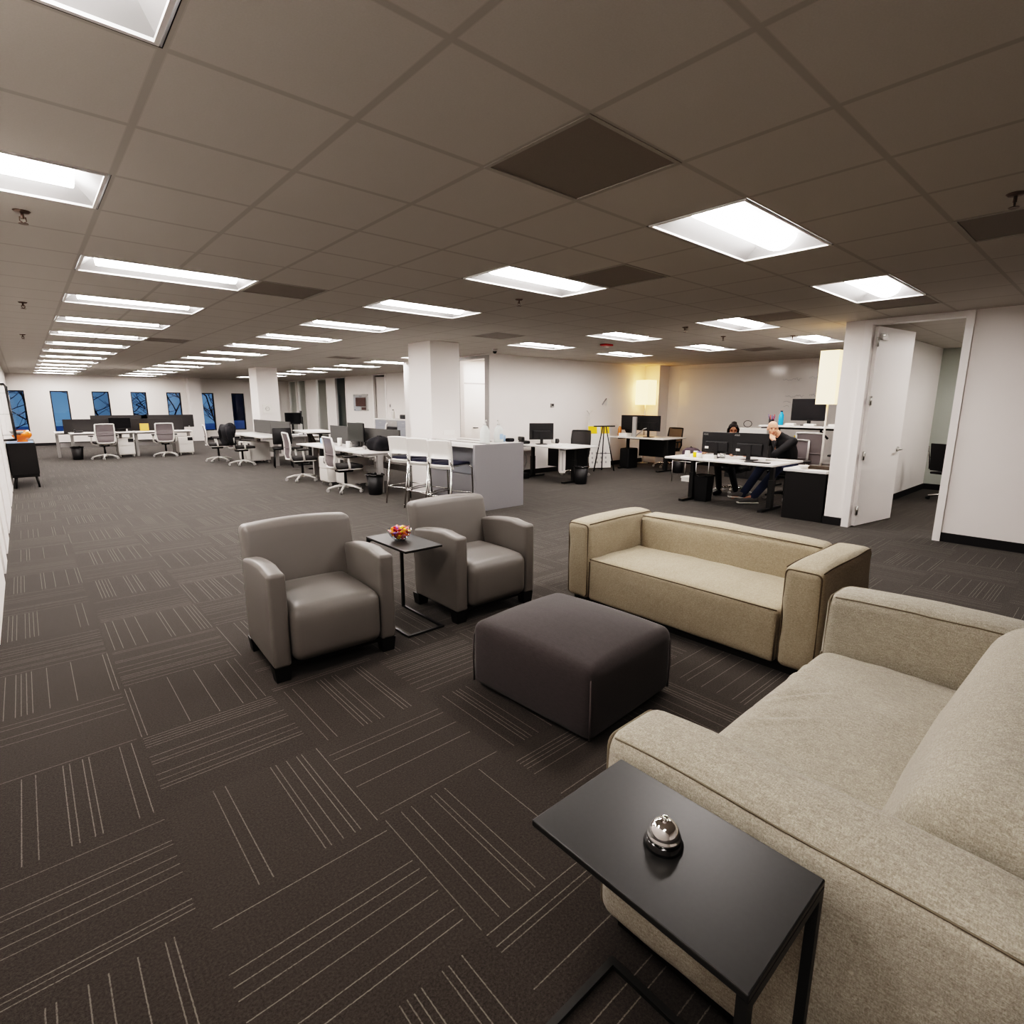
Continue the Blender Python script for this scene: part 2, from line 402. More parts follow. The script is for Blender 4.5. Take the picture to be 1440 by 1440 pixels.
# far right wall with glazed office fronts
G = [(25.75, 26.55, 0, 2.56), (24.6, 25.45, 0, 2.56), (22.35, 23.35, 0, 2.56), (20.55, 21.45, 0, 2.56), (17.4, 18.25, 0, 2.56)]
wall('wall_right_far', 'y', 9.55, 9.61, 12.3, 26.70, G)
for n, (a, b, z0, z1) in enumerate(G[:4]):
    f = MB(); f.box((9.53, a-.06, 0), (9.62, a+.004, 2.588)); f.box((9.53, b-.004, 0), (9.62, b+.06, 2.588)); f.box((9.53, a+.004, 2.552), (9.62, b-.004, 2.588)); f.box((9.56, a, 0), (9.61, b, .08))
    f.build('trim_%d' % (n+1), 'trimwhite')['kind'] = 'structure'
    p = MB().add([(9.60, b, .08), (9.60, a, .08), (9.60, a, 2.56), (9.60, b, 2.56)], [(0, 1, 2, 3)]).build('window_%d' % (n+8), 'darkglass'); p['kind'] = 'structure'
f = MB(); f.box((9.53, 17.32, 0), (9.62, 17.404, 2.588)); f.box((9.53, 18.246, 0), (9.62, 18.33, 2.588)); f.box((9.53, 17.404, 2.55), (9.62, 18.246, 2.588))
f.build('trim_5', 'trimwhite')['kind'] = 'structure'
d = struct(MB().box((0, -.02, 0), (.84, .02, 2.5)), 'door_2', 'wall'); d.location = (9.645, 18.22, .01); d.rotation_euler = (0, 0, -1.2)
MB().tube([(.78, -.02, 1.0), (.78, -.07, 1.0), (.68, -.07, 1.0)], .011).build('door_handle', 'steel', d)
wall('wall_office_back', 'y', 12.4, 12.55, 12.3, 26.70, [(19.8, 21.6, .4, 2.2)], mat='greenwall')
struct(box((9.61, 19.4, 0), (12.4, 19.52, CH+.28)), 'wall_office_partition', 'wall')
struct(box((9.61, 21.75, 0), (12.4, 21.87, CH+.28)), 'wall_office_partition', 'greenwall')
struct(box((10.6, 26.70, 0), (12.55, 26.92, CH+.28)), 'wall_office_end', 'wall')
# block with the lit office door
wall('wall_alcove_side', 'y', 7.35, 7.46, 9.12, 12.42, [(9.13, 10.02, 0, 2.50)], mat='wallwhite')
struct(box((7.46, 12.3, 0), (12.4, 12.42, CH+.28)), 'wall_alcove_rear', 'wall')
wall('wall_lamp', 'x', 9.0, 9.12, 7.35, 13.42, [], mat='wallwhite')
f = MB(); f.box((7.33, 9.0, 0), (7.345, 9.13, 2.56)); f.box((7.33, 10.02, 0), (7.345, 10.12, 2.56)); f.box((7.33, 9.13, 2.50), (7.345, 10.02, 2.56))
struct(f, 'trim_6', 'silver')
struct(box((9.2, 9.12, 0), (9.3, 10.6, CH+.28)), 'wall_alcove_end', 'wallwhite')
struct(box((7.46, 10.6, 0), (9.3, 10.7, CH+.28)), 'wall_alcove_back', 'wallwhite')
d = struct(box((7.80, 10.56, .01), (8.62, 10.598, 2.03)), 'door_3', 'frost')
MB().tube([(8.12, 10.56, 1.0), (8.12, 10.50, 1.0), (8.22, 10.50, 1.0)], .012).build('door_handle', 'blackfoot', d)
struct(box((7.80, 10.57, 2.06), (8.62, 10.598, 2.55)), 'window_12', 'frost')
struct(box((7.78, 10.555, 2.03), (8.64, 10.598, 2.06)), 'trim_7', 'silver')
# pillar and whiteboard wall
struct(box((12.85, 8.55, 0), (13.3, 9.0, CH+.2)), 'wall_column_corner', 'wallwhite')
wall('wall_whiteboard', 'y', 13.3, 13.42, -3.0, 9.12)
# right hand wall, door, office
wall('wall_right', 'y', 7.90, 8.02, -3.0, 2.57, [(1.37, 2.27, 0, 2.53)], mat='wallwhite')
struct(box((8.02, 2.49, 0), (13.3, 2.57, CH+.28)), 'wall_office_divider', 'wallwhite')
struct(box((12.75, -3.0, 0), (12.85, 2.49, CH+.28)), 'wall_office_rear', 'greenwall')
struct(box((-.75, -3.1, 0), (13.42, -3.0, CH+.28)), 'wall_behind', 'wall')
struct(box((8.02, -1.5, 0), (12.75, -1.4, CH+.28)), 'wall_office_side', 'wall')
f = MB(); f.box((7.872, 1.30, 0), (8.03, 1.374, 2.588)); f.box((7.872, 2.266, 0), (8.03, 2.35, 2.588)); f.box((7.872, 1.374, 2.526), (8.03, 2.266, 2.588))
struct(f, 'trim_8', 'trimwhite')
struct(box((7.885, -3.0, 0), (7.90, 1.30, .105)), 'baseboard_right', 'baseboard')
struct(box((7.885, 2.35, 0), (7.90, 2.585, .105)), 'baseboard_stub', 'baseboard')
struct(box((7.90, 2.57, 0), (13.3, 2.585, .105)), 'baseboard_divider', 'baseboard')
struct(box((8.03, 2.475, 0), (12.75, 2.49, .105)), 'baseboard_office', 'baseboard')
struct(box((12.735, -1.4, 0), (12.75, 2.475, .105)), 'baseboard_office_rear', 'baseboard')
struct(box((13.285, 2.6, 0), (13.30, 8.55, .105)), 'baseboard_whiteboard', 'baseboard')
struct(box((7.46, 8.985, 0), (12.85, 9.0, .105)), 'baseboard_lamp_wall', 'baseboard')
d = struct(MB().box((.0, -.022, .012), (1.0, .022, 2.515)), 'door_1', 'trimwhite'); d.location = (7.98, 2.245, 0); d.rotation_euler = (0, 0, -.155)
h = MB(); h.cyl((.925, -.022, .98), (.925, -.034, .98), .032); h.tube([(.925, -.03, .98), (.925, -.075, .98), (.915, -.08, .98), (.80, -.08, .98)], .011); h.build('door_handle', 'steel', d)
for z in (.22, .93, 1.62, 2.33):
    k = MB(); k.box((-.035, -.034, z-.055), (.03, -.022, z+.055)); k.cyl((-.005, -.036, z-.055), (-.005, -.036, z+.055), .009, n=10); k.build('hinge', 'steel', d)
k = MB(); k.box((.06, -.05, 2.36), (.20, -.022, 2.43)); k.bar((.1, -.05, 2.40), (-.02, -.10, 2.40), .02, .015); k.build('door_closer', 'steel', d)
# ------------------------------------------------------------------ ceiling lights
def troffer():
    t = thing('ceiling_light', 'x', 'ceiling light', group='recessed fluorescent ceiling lights')
    L, W = T-.012, T/2-.012
    f = MB(); e = .014
    f.box((-L, -W, -.004), (L, -W+e, .006)); f.box((-L, W-e, -.004), (L, W, .006)); f.box((-L, -W+e, -.004), (-L+e, W-e, .006)); f.box((L-e, -W+e, -.004), (L, W-e, .006))
    f.build('light_frame', 'rim', t)
    a, b, c, d, z = T-.002, T/2-.002, T-.13, .12, .09
    p = MB().add([(-a, -b, .002), (a, -b, .002), (a, b, .002), (-a, b, .002), (-c, -d, z), (c, -d, z), (c, d, z), (-c, d, z)],
                 [(0, 4, 5, 1), (1, 5, 6, 2), (2, 6, 7, 3), (3, 7, 4, 0), (4, 7, 6, 5)])
    p.build('reflector_pan', 'pan', t)
    n = 10; prof = [(-.112*math.cos(PI*k/n), .084-.082*math.sin(PI*k/n)) for k in range(n+1)]; x = T-.12
    q = MB(); vs = [(-x, y, zz) for y, zz in prof] + [(x, y, zz) for y, zz in prof]
    q.add(vs, [(k, k+1, n+2+k, n+1+k) for k in range(n)], True)
    q.add(vs, [tuple(range(n+1)), tuple(reversed(range(n+1, 2*n+2)))])
    q.build('diffuser', 'lens', t)
    return t
ORD = ['nearest', 'second', 'third', 'fourth', 'fifth', 'sixth', 'seventh', 'eighth', 'ninth', 'tenth', 'eleventh', 'twelfth', 'thirteenth', 'fourteenth']
PH = {'B': 'in the long ceiling row beside the left wall', 'D': 'in the middle ceiling row toward the far wall', 'F': 'in the ceiling row behind the near column'}
LA = ['lit ceiling light cut off by the top left corner of the photo', 'lit ceiling light half out of frame at the left edge beside a sprinkler']
LE = {(8, 0): 'lit ceiling light just in front of the open white door', (10, 3): 'lit ceiling light between the open door and the column, beside a dark vent', (10, 6): 'lit ceiling light right beside the red ceiling alarm',
      (10, 9): 'lit ceiling light closest to the glowing office door past the column', (14, 3): 'lit ceiling light directly over the tall cream lamp by the door',
      (14, 6): 'lit ceiling light above the empty desk in front of the whiteboard wall', (14, 9): 'lit ceiling light in front of the wall with the glowing floor lamp'}
proto = troffer(); first = True; cnt = {}
for i, j, key in LIGHTS:
    x, y = ceil_xy(i, j); n = cnt.get(key, 0); cnt[key] = n+1
    if key == 'A': lb = LA[n]
    elif key == 'C': lb = 'large lit ceiling light nearest the camera on the right, above the beige sofas'
    elif key == 'E': lb = LE[(i, j)]
    elif key == 'G': lb = 'lit ceiling light inside the glowing office beyond the column'
    elif key == 'H': lb = 'added fill light inside the office behind the open door, hidden by the wall'  # unseen lamp added to light the office wall and door leaf
    elif key == 'K': lb = 'added fill light at the rear of the office behind the open door, hidden'  # second unseen lamp, added to brighten the office walls
    elif key == 'I': lb = 'lit ceiling light inside a far glazed office, seen through its dark glass'
    elif key == 'J': lb = 'added fill light behind the camera, outside the photo'  # unseen lamp added as fill for the sofa sides
    else: lb = '%s lit light from camera %s' % (ORD[n], PH[key])
    loc = (x+T, y+T/2, CH)
    if first: proto.location = loc; proto['label'] = lb; first = False
    else: dup(proto, loc, 0, lb)
VL = ['large dark square ceiling vent nearest the camera, above the sofas', 'dark square ceiling vent touching the right end of a left row light', 'dark ceiling vent beside the light at the centre of the photo', 'dark ceiling vent cut off by the right edge of the photo',
      'dark ceiling vent beside the light between door and column', 'faint ceiling vent above the bar counter column', 'dark ceiling vent touching the light in front of the open door', 'faint ceiling vent above the whiteboard wall', 'faint ceiling vent far off between the two white columns', 'faint ceiling vent far off between the two left light rows']
vp = None
for (i, j), lb in zip(VENTS, VL):
    x, y = ceil_xy(i, j)
    if vp is None:
        vp = thing('ceiling_vent', lb, 'ceiling vent', (x+T/2, y+T/2, CH), 0, 'dark square ceiling vents')
        h = T/2
        f = MB(); f.box((-h, -h, -.003), (h, -h+.02, .012)); f.box((-h, h-.02, -.003), (h, h, .012)); f.box((-h, -h+.02, -.003), (-h+.02, h-.02, .012)); f.box((h-.02, -h+.02, -.003), (h, h-.02, .012)); f.build('vent_frame', 'ventframe', vp)
        box((-h+.02, -h+.02, .002), (h-.02, h-.02, .012)).build('perforated_panel', 'vent', vp)
    else: dup(vp, (x+T/2, y+T/2, CH), 0, lb)
# sprinklers, alarm, camera
def sprinkler(label, i, j):
    x, y = CX + i*T, CY + j*T
    t = thing('fire_sprinkler', label, 'sprinkler', (x, y, CH), 0, 'fire sprinklers in the ceiling')
    MB().lathe([(.0, -.012), (.03, -.010), (.04, 0)], n=20).build('escutcheon', 'darksteel', t)
    q = MB(); q.cyl((0, 0, -.01), (0, 0, -.04), .008, n=8); q.tube([(-.012, 0, -.03), (-.014, 0, -.05), (0, 0, -.062)], .003, 6); q.tube([(.012, 0, -.03), (.014, 0, -.05), (0, 0, -.062)], .003, 6); q.lathe([(.022, -.066), (.022, -.063)], n=14); q.build('sprinkler_head', 'darksteel', t)
for lb, i, j in [('small sprinkler under the half cropped light at the left edge', -.51, 4.51), ('small sprinkler left of the second long row light', -.49, 10.53), ('small sprinkler under the light at the centre of the photo', 5.6, 4.58), ('small sprinkler at the right edge above a dark vent', 5.52, -1.5),
                ('small sprinkler between the two lights by the door', 12.65, 4.72), ('small sprinkler over the standing desk by the whiteboard', 13.76, 3.49), ('small sprinkler in front of the lamp wall', 10.48, 4.48), ('small sprinkler left of the fourth long row light', -.48, 16.5)]: sprinkler(lb, i, j)
x, y = CX+11.96*T, CY+7.86*T
t = thing('fire_alarm', 'red fire alarm strobe on the ceiling', 'fire alarm', (x, y, CH))
MB().cushion((-.10, -.07, -.03), (.10, .07, 0), .012).build('alarm_body', 'red', t); MB().cushion((-.04, -.03, -.06), (.04, .03, -.03), .012).build('strobe_lens', 'whiteplastic', t)
x, y = CX+10.6*T, CY+11.2*T
t = thing('security_camera', 'small dark dome camera on the ceiling behind the near column', 'camera', (x, y, CH))
MB().lathe([(.05, 0), (.05, -.03), (.045, -.035)], n=20).build('camera_base', 'whiteplastic', t); MB().ball((0, 0, -.04), .04).build('camera_dome', 'glossblack', t)
# outdoors at dusk, seen through the far windows
tag(box((-30, 27.2, -1.2), (50, 80, -1.0)).build('snow_ground', 'snow'), 'bluish dusk snow on the ground outside', 'snow', kind='stuff')
t = thing('building', 'dark building outside the window nearest the middle column', 'building', (15.6, 46, -1))
box((-3.4, 0, 0), (6, 6, 7)).build('facade', 'farwall', t); box((-3.6, -.2, 7), (6.2, 6.2, 7.2)).build('roof', 'blackfoot', t)
for k in range(3): box((-2.6+k*2.2, -.04, 3.4), (-1.4+k*2.2, 0, 3.5)).build('pale_strip', 'paleblue', t)  # plain pale blue bands across the facade
c = thing('parked_car', 'snow covered car outside the window nearest the middle column', 'car', (10.6, 37.5, -1))
MB().cushion((-2.1, -.85, .25), (2.1, .85, .95), .2).build('car_body', 'snow', c); MB().cushion((-1.1, -.75, .85), (1.2, .75, 1.5), .3).build('car_cabin', 'snow', c)
for sx in (-1.3, 1.3):
    for sy in (-.75, .75): MB().cyl((sx, sy-.1, .3), (sx, sy+.1, .3), .3).build('wheel', 'blackfoot', c)
def tree(label, x, y, h, seed):
    r = random.Random(seed); m = MB()
    def grow(p, d, L, rad, n):
        pts = [p]; q = Vector(p); dd = Vector(d)
        for k in range(4):
            dd = (dd + Vector((r.uniform(-.25, .25), r.uniform(-.25, .25), r.uniform(-.05, .18)))).normalized(); q = q + dd*L/4; pts.append(q.copy())
        m.tube(pts, [rad*(1-.12*k) for k in range(5)], 6)
        if n:
            for k in range(4 if n > 1 else 3):
                s = pts[1 + k % 4]; a = r.uniform(0, 2*PI); grow(s, (math.cos(a), math.sin(a)*.7, r.uniform(.1, .9)), L*r.uniform(.5, .75), rad*.6, n-1)
    grow(Vector((0, 0, 0)), (0, 0, 1), h, .055, 3)
    t = thing('bare_tree', label, 'tree', (x, y, -1), 0, 'bare trees outside'); m.build('branches', 'bark', t)
tree('bare tree outside the second window from the left', 3.2, 36, 3.4, 3); tree('bare tree outside the fourth window from the left', 5.4, 34, 3.2, 5)
tree('bare tree outside the fifth window from the left', 6.3, 37, 3.0, 9); tree('bare tree outside the sixth window from the left', 7.7, 32, 3.0, 12); tree('bare tree outside the leftmost window', .4, 38, 3.4, 21)
# ================================================================== LOUNGE
def corner_path(a, b, c, d, r=.03):
    """closed rounded rectangle a-b-c-d"""
    P = [Vector(p) for p in (a, b, c, d)]; out = []
    for i in range(4):
        p, q, n = P[i-1], P[i], P[(i+1) % 4]
        u = (p-q).normalized()*r; v = (n-q).normalized()*r
        for k in range(5):
            t = k/4; out.append(q + u*(1-t)**2 + v*t**2)
    return out
def sofa(label, loc, rz, W, D, A, HT, ZS, mat, seam, seatmat, soft=False, lean=0.0, BT=.22):
    """local: front at y=0, back at +y; soft = plump version with stitched instead of piped edges"""
    t = thing('sofa', label, 'sofa', loc, rz, 'beige lounge sofas')
    w = W/2; zb = .05; r = .055 if soft else .045; e = r*.29; pr = .0052
    box((-w+.05, .05, 0), (w-.05, D-.05, zb+.03)).build('base', 'blackfoot', t)
    def wob(x, y, z): return .005*noise.noise(Vector((x*5+loc[0], y*5, z*5))) + .003*noise.noise(Vector((x*13, y*13+loc[1], z*13)))
    def drop(y): return .032*((y/D-.55)**2)
    for s in (-1, 1):
        x0, x1 = (-w, -w+A) if s < 0 else (w-A, w)
        def sag(x, y, z): k = wob(x, y, z); return (x + .006*math.sin(y*9+z*5) + k, y + k, z - (drop(y) if z > .4 else 0) + (k if z > .4 else 0))
        a = MB().cushion((x0, 0, zb), (x1, D, HT), r, (.012, .012, .010, .008, 0, .022 if soft else .018), 11, sag).build('armrest', mat, t)
        p = MB(); path = []
        for q in corner_path((x0+e, e, zb+.02), (x1-e, e, zb+.02), (x1-e, e, HT-e), (x0+e, e, HT-e)):
            z = q.z - (drop(0) if q.z > .5 else 0); path.append((q.x + .006*math.sin(q.z*5), q.y-.001, z))
        p.tube(path, pr, 6, True); p.build('piping', seam, a)
        for xx in ((x0+e, x1-e) if not soft else (x1-e,)):
            p = MB(); sg = -1 if xx < (x0+x1)/2 else 1
            p.tube([(xx + .006*math.sin(y*9+HT*5) + sg*.003 + wob(xx, y, HT), y, HT-e+.003-drop(y) + .003*math.sin(PI*y/D) + wob(xx, y, HT)) for y in [e+.02+(D-2*e-.04)*k/16 for k in range(17)]], .0036 if not soft or s < 0 else .0026, 6)
            p.build('top_seam', seam, a)
    xa, xb = -w+A+.004, w-A-.004; bt = BT; bh = HT+.075 if soft else HT-.012
    def bw(x, y, z): k = wob(x, y, z); return (x, y + lean*(z-HT) + k, z + (k if z > .5 else 0))
    b = MB().cushion((xa, D-bt, zb), (xb, D+(.02 if soft else 0), bh), .10 if soft else .05, (0, 0, .022, .01, 0, .02), 12, bw).build('backrest', seatmat, t)
    n = 14
    if not soft:
        p = MB(); p.tube([(xa+.02+(xb-xa-.04)*k/n, D-bt+.012-.006*math.sin(PI*k/n), HT-.026+.012*math.sin(PI*k/n)) for k in range(n+1)], .0036, 6); p.build('top_seam', seam, b)
    CR = [(-.58, -.06, -.44, .13, .006), (-.44, -.10, -.30, .22, .008), (-.10, .02, -.34, .21, .0), (.03, .02, -.22, .22, .008), (.20, .06, .02, .26, .005)]
    def seatw(x, y, z):
        k = wob(x, y, z); z0 = z
        if z > .3: z += k*1.2
        if soft and z0 > .3:
            for ax, ay, bx, by, h in CR:
                dx, dy = bx-ax, by-ay; L2 = dx*dx+dy*dy; u = ((x-ax)*dx+(y-ay)*dy)/L2
                if -.2 < u < 1.2:
                    dd = ((x-ax)*dy-(y-ay)*dx)/math.sqrt(L2); f = max(0, 1-abs(u-.5)*1.45)
                    z += 1.5*h*f*(-math.exp(-(dd/.016)**2) + .8*math.exp(-((dd-.034)/.02)**2))
        return (x, y + k, z)
    c = MB().cushion((xa, .006, zb), (xb, D-bt+.0+abs(lean)*.12, ZS), .075 if soft else .035, (0, 0, .014, 0, 0, .04), 84 if soft else 14, seatw).build('seat', seatmat, t)
    if not soft:
        p = MB(); p.tube([(xa+.012+(xb-xa-.024)*k/n, .012-.008*math.sin(PI*k/n), ZS-.009+.004*math.sin(PI*k/n)) for k in range(n+1)], .0045, 6); p.build('piping', seam, c)
    for xx in (xa+.008, xb-.008): MB().tube([(xx, .012, zb+.02), (xx, .012, ZS-.03)], .005, 6).build('piping', seam, c)
    return t
sofa('beige linen sofa with dark piping facing the ottoman, nearer the white door', (3.143, 1.927, 0), -PI/2+.002, 1.884, .881, .217, .668, .390, 'sofaA', 'seam', 'sofaA')
sofa('oatmeal beige sofa cropped by the right edge, beside the table with the bell', (2.108, .872, 0), PI+.004, 1.985, .93, .25, .662, .385, 'sofaB', 'seamB', 'sofaB', soft=True, lean=.30, BT=.285)
# armchairs
def armchair(label, loc, rz):
    t = thing('armchair', label, 'armchair', loc, rz, 'grey vinyl lounge chairs')
    for s in (-1, 1):
        x0, x1 = (-.375, -.275) if s < 0 else (.275, .375)
        def aw(x, y, z):
            if z > .4: z += (.012 - .06*(max(0, y-.10)/.55)**2)*min(1, (z-.4)/.2) if y > .1 else -.6*(max(0, .10-y))**2 + .012*0
            return (x, y, z)
        a = MB().cushion((x0, 0, .09), (x1, .575, .645), .021, (.006, .006, .006, 0, 0, .01), 7, aw).build('armrest', 'vinyl', t)
        xs = x0+.009 if s < 0 else x1-.009; xi = x1-.009 if s < 0 else x0+.009
        p = MB()
        for xx in (xs, xi): p.tube([(xx, .0085, .11+.51*k/6) for k in range(7)], .0035, 6)
        p.build('seam', 'vinylseam', a)
    def bw(x, y, z):
        k = max(0, z-.36); return (x*(1+.0*k), y + .24*k, z + .012*math.cos(x*4))
    MB().cushion((-.352, .50, .10), (.352, .635, .80), .038, (.004, .004, .012, .005, 0, .012), 7, bw).build('backrest', 'vinyl', t)
    def sw(x, y, z):
        if z > .3 and y < .1: z -= .45*(.1-y)**2*1.4
        return (x, y, z)
    MB().cushion((-.272, -.035, .10), (.272, .56, .435), .065, (0, 0, .012, 0, 0, .022), 7, sw).build('seat', 'vinyl', t)
    box((-.33, .04, .07), (.33, .58, .10)).build('base_frame', 'blackfoot', t)  # black slab put in for the shadow under the seat
    for sx in (-1, 1):
        for y in (.012, .53):
            x = sx*.325; m = MB()
            m.add([(x-.038, y+.006, 0), (x+.038, y+.006, 0), (x+.038, y+.075, 0), (x-.038, y+.075, 0), (x-.048, y, .09), (x+.048, y, .09), (x+.048, y+.085, .09), (x-.048, y+.085, .09)],
                  [(0, 3, 2, 1), (4, 5, 6, 7), (0, 1, 5, 4), (1, 2, 6, 5), (2, 3, 7, 6), (3, 0, 4, 7)]); m.build('leg', 'blackfoot', t)
    return t
armchair('grey vinyl armchair left of the small black table with the candy bowl', (1.25, 2.963, 0), -.053)
armchair('grey vinyl armchair right of the small candy bowl table, in front of the bar', (2.522, 2.997, 0), -.011)
# ottoman
t = thing('ottoman', 'dark plum grey upholstered ottoman between the armchairs and sofas', 'ottoman', (1.763, 1.441, 0), .06)
def ow(x, y, z):
    k = max(0, z-.1)
    return (x, y, z - .02*((x-.37)**2+(y-.41)**2)*(z > .2))
MB().cushion((0, 0, .012), (.735, .83, .39), .055, (.014, .014, .014, .014, 0, .055), 8, ow).build('cushion', 'ottoman', t)
p = MB()
for x in (.012, .723):
    for y in (.012, .818): p.tube([(x, y, .03), (x + (.004 if x > .3 else -.004), y + (.004 if y > .3 else -.004), .18), (x, y, .30), (x + (.012 if x < .3 else -.012), y + (.012 if y < .3 else -.012), .352)], .005, 6)
p.build('piping', 'ottseam', t)
for x in (.09, .645):
    for y in (.09, .74): MB().cyl((x, y, 0), (x, y, .02), .02).build('foot', 'blackfoot', t)
# C shaped tables
def ctable(label, x0, x1, y0, y1, h, legs_at, th=.016):
    cx, cy = (x0+x1)/2, (y0+y1)/2; w, d = (x1-x0)/2, (y1-y0)/2; s = .02
    t = thing('side_table', label, 'side table', (cx, cy, 0), 0, 'black C shaped side tables')
    bev(box((-w, -d, h-th), (w, d, h)).build('tabletop', 'blackmetal', t), .003)
    y = -d+s/2 if legs_at < 0 else d-s/2
    for sx in (-1, 1):
        x = sx*(w-s/2-.001)
        MB().box((x-s/2, y-s/2, 0), (x+s/2, y+s/2, h-th)).build('leg', 'blackmetal', t)
    m = MB(); yy = -y
    for sx in (-1, 1):
        x = sx*(w-s/2-.001); a, b = sorted((y - math.copysign(s/2, y), yy + math.copysign(s/2, yy)))
        m.box((x-s/2, a, 0), (x+s/2, b, .014))
    m.box((-w+s, yy-s/2, 0), (w-s, yy+s/2, .014)); m.build('base_frame', 'blackmetal', t)
    m = MB()
    m.box((-w+s, y-s/2, h-th-.02), (w-s, y+s/2, h-th)); m.build('top_rail', 'blackmetal', t)
    return t
ctable('black metal side table in the foreground with the service bell on it', .742, 1.068, .268, .765, .644, -1)
ctable('small black metal side table between the armchairs holding the candy bowl', 1.768, 2.062, 3.045, 3.60, .607, 1)
# service bell
t = thing('service_bell', 'chrome service bell with black base on the near black table', 'bell', (.905, .530, .644))
MB().lathe([(.0, 0), (.0405, 0), (.0415, .004), (.041, .007), (.037, .013), (.034, .017), (.0, .018)], n=40).build('bell_base', 'glossblack', t)
MB().lathe([(.0345, .0195), (.0352, .021), (.0345, .024), (.0325, .0265), (.0322, .030), (.0305, .038), (.0265, .0455), (.0205, .0515), (.013, .0555), (.005, .0572), (.0, .0573)], n=40).build('bell_dome', 'chrome', t)
MB().lathe([(.0042, .056), (.0042, .061), (.0062, .0625), (.0062, .0665), (.004, .068), (0, .0683)], n=20).build('plunger', 'chrome', t)
# candy bowl
BX, BY, BZ = 1.905, 3.35, .607
t = thing('candy_bowl', 'clear glass bowl full of candy on the small table between armchairs', 'bowl', (BX, BY, BZ))
MB().lathe([(0, 0), (.036, 0), (.042, .004), (.066, .030), (.082, .060), (.089, .078), (.086, .078), (.079, .060), (.063, .032), (.039, .009), (0, .007)], n=36).build('glass_bowl', 'clearglass', t)
CC = [('red', (.62, .03, .02)), ('orange', (.85, .22, .02)), ('yellow', (.85, .55, .06)), ('purple', (.38, .12, .36)), ('pink', (.80, .30, .33)), ('dark red', (.30, .02, .02))]
for n, c in CC: M['candy_'+n] = simple('candy_wrapper_'+n.replace(' ', '_'), c, .25, coat=.3)
rr = random.Random(4); spots = []
for layer, (rad, z, num) in enumerate([(.024, .022, 5), (.047, .040, 9), (.016, .044, 3), (.064, .064, 12), (.034, .066, 7), (.0, .082, 1), (.05, .084, 8), (.022, .094, 4)]):
    for k in range(num):
        a = 2*PI*k/num + layer*.7; spots.append((BX+rad*math.cos(a), BY+rad*math.sin(a), BZ+z))
protoc = {}
for k, p in enumerate(spots):
    n, c = CC[[0, 1, 0, 2, 0, 1, 3, 0, 4, 1, 5, 2][(k*5+k//7) % 12]]
    if n not in protoc:
        m = MB().ball((0, 0, 0), (.0145, .0105, .0095), 10, 7)
        for s in (-1, 1): m.add([(s*.012, 0, 0), (s*.023, -.009, .003), (s*.025, 0, -.002), (s*.023, .009, .004)], [(0, 1, 2), (0, 2, 3)])
        o = m.build('wrapped_candy', 'candy_'+n); tag(o, n + ' wrapped candy in the glass bowl on the small table', 'candy', n + ' candies in the glass bowl'); protoc[n] = o
    else: o = protoc[n].copy(); COL.objects.link(o)
    o.location = p; o.rotation_euler = (rr.uniform(-.6, .6), rr.uniform(-.6, .6), rr.uniform(0, 6))
# ================================================================== OFFICE FURNITURE
def at(o, x, y, z=0, rz=0): o.location = (x, y, z); o.rotation_euler = (0, 0, rz); return o
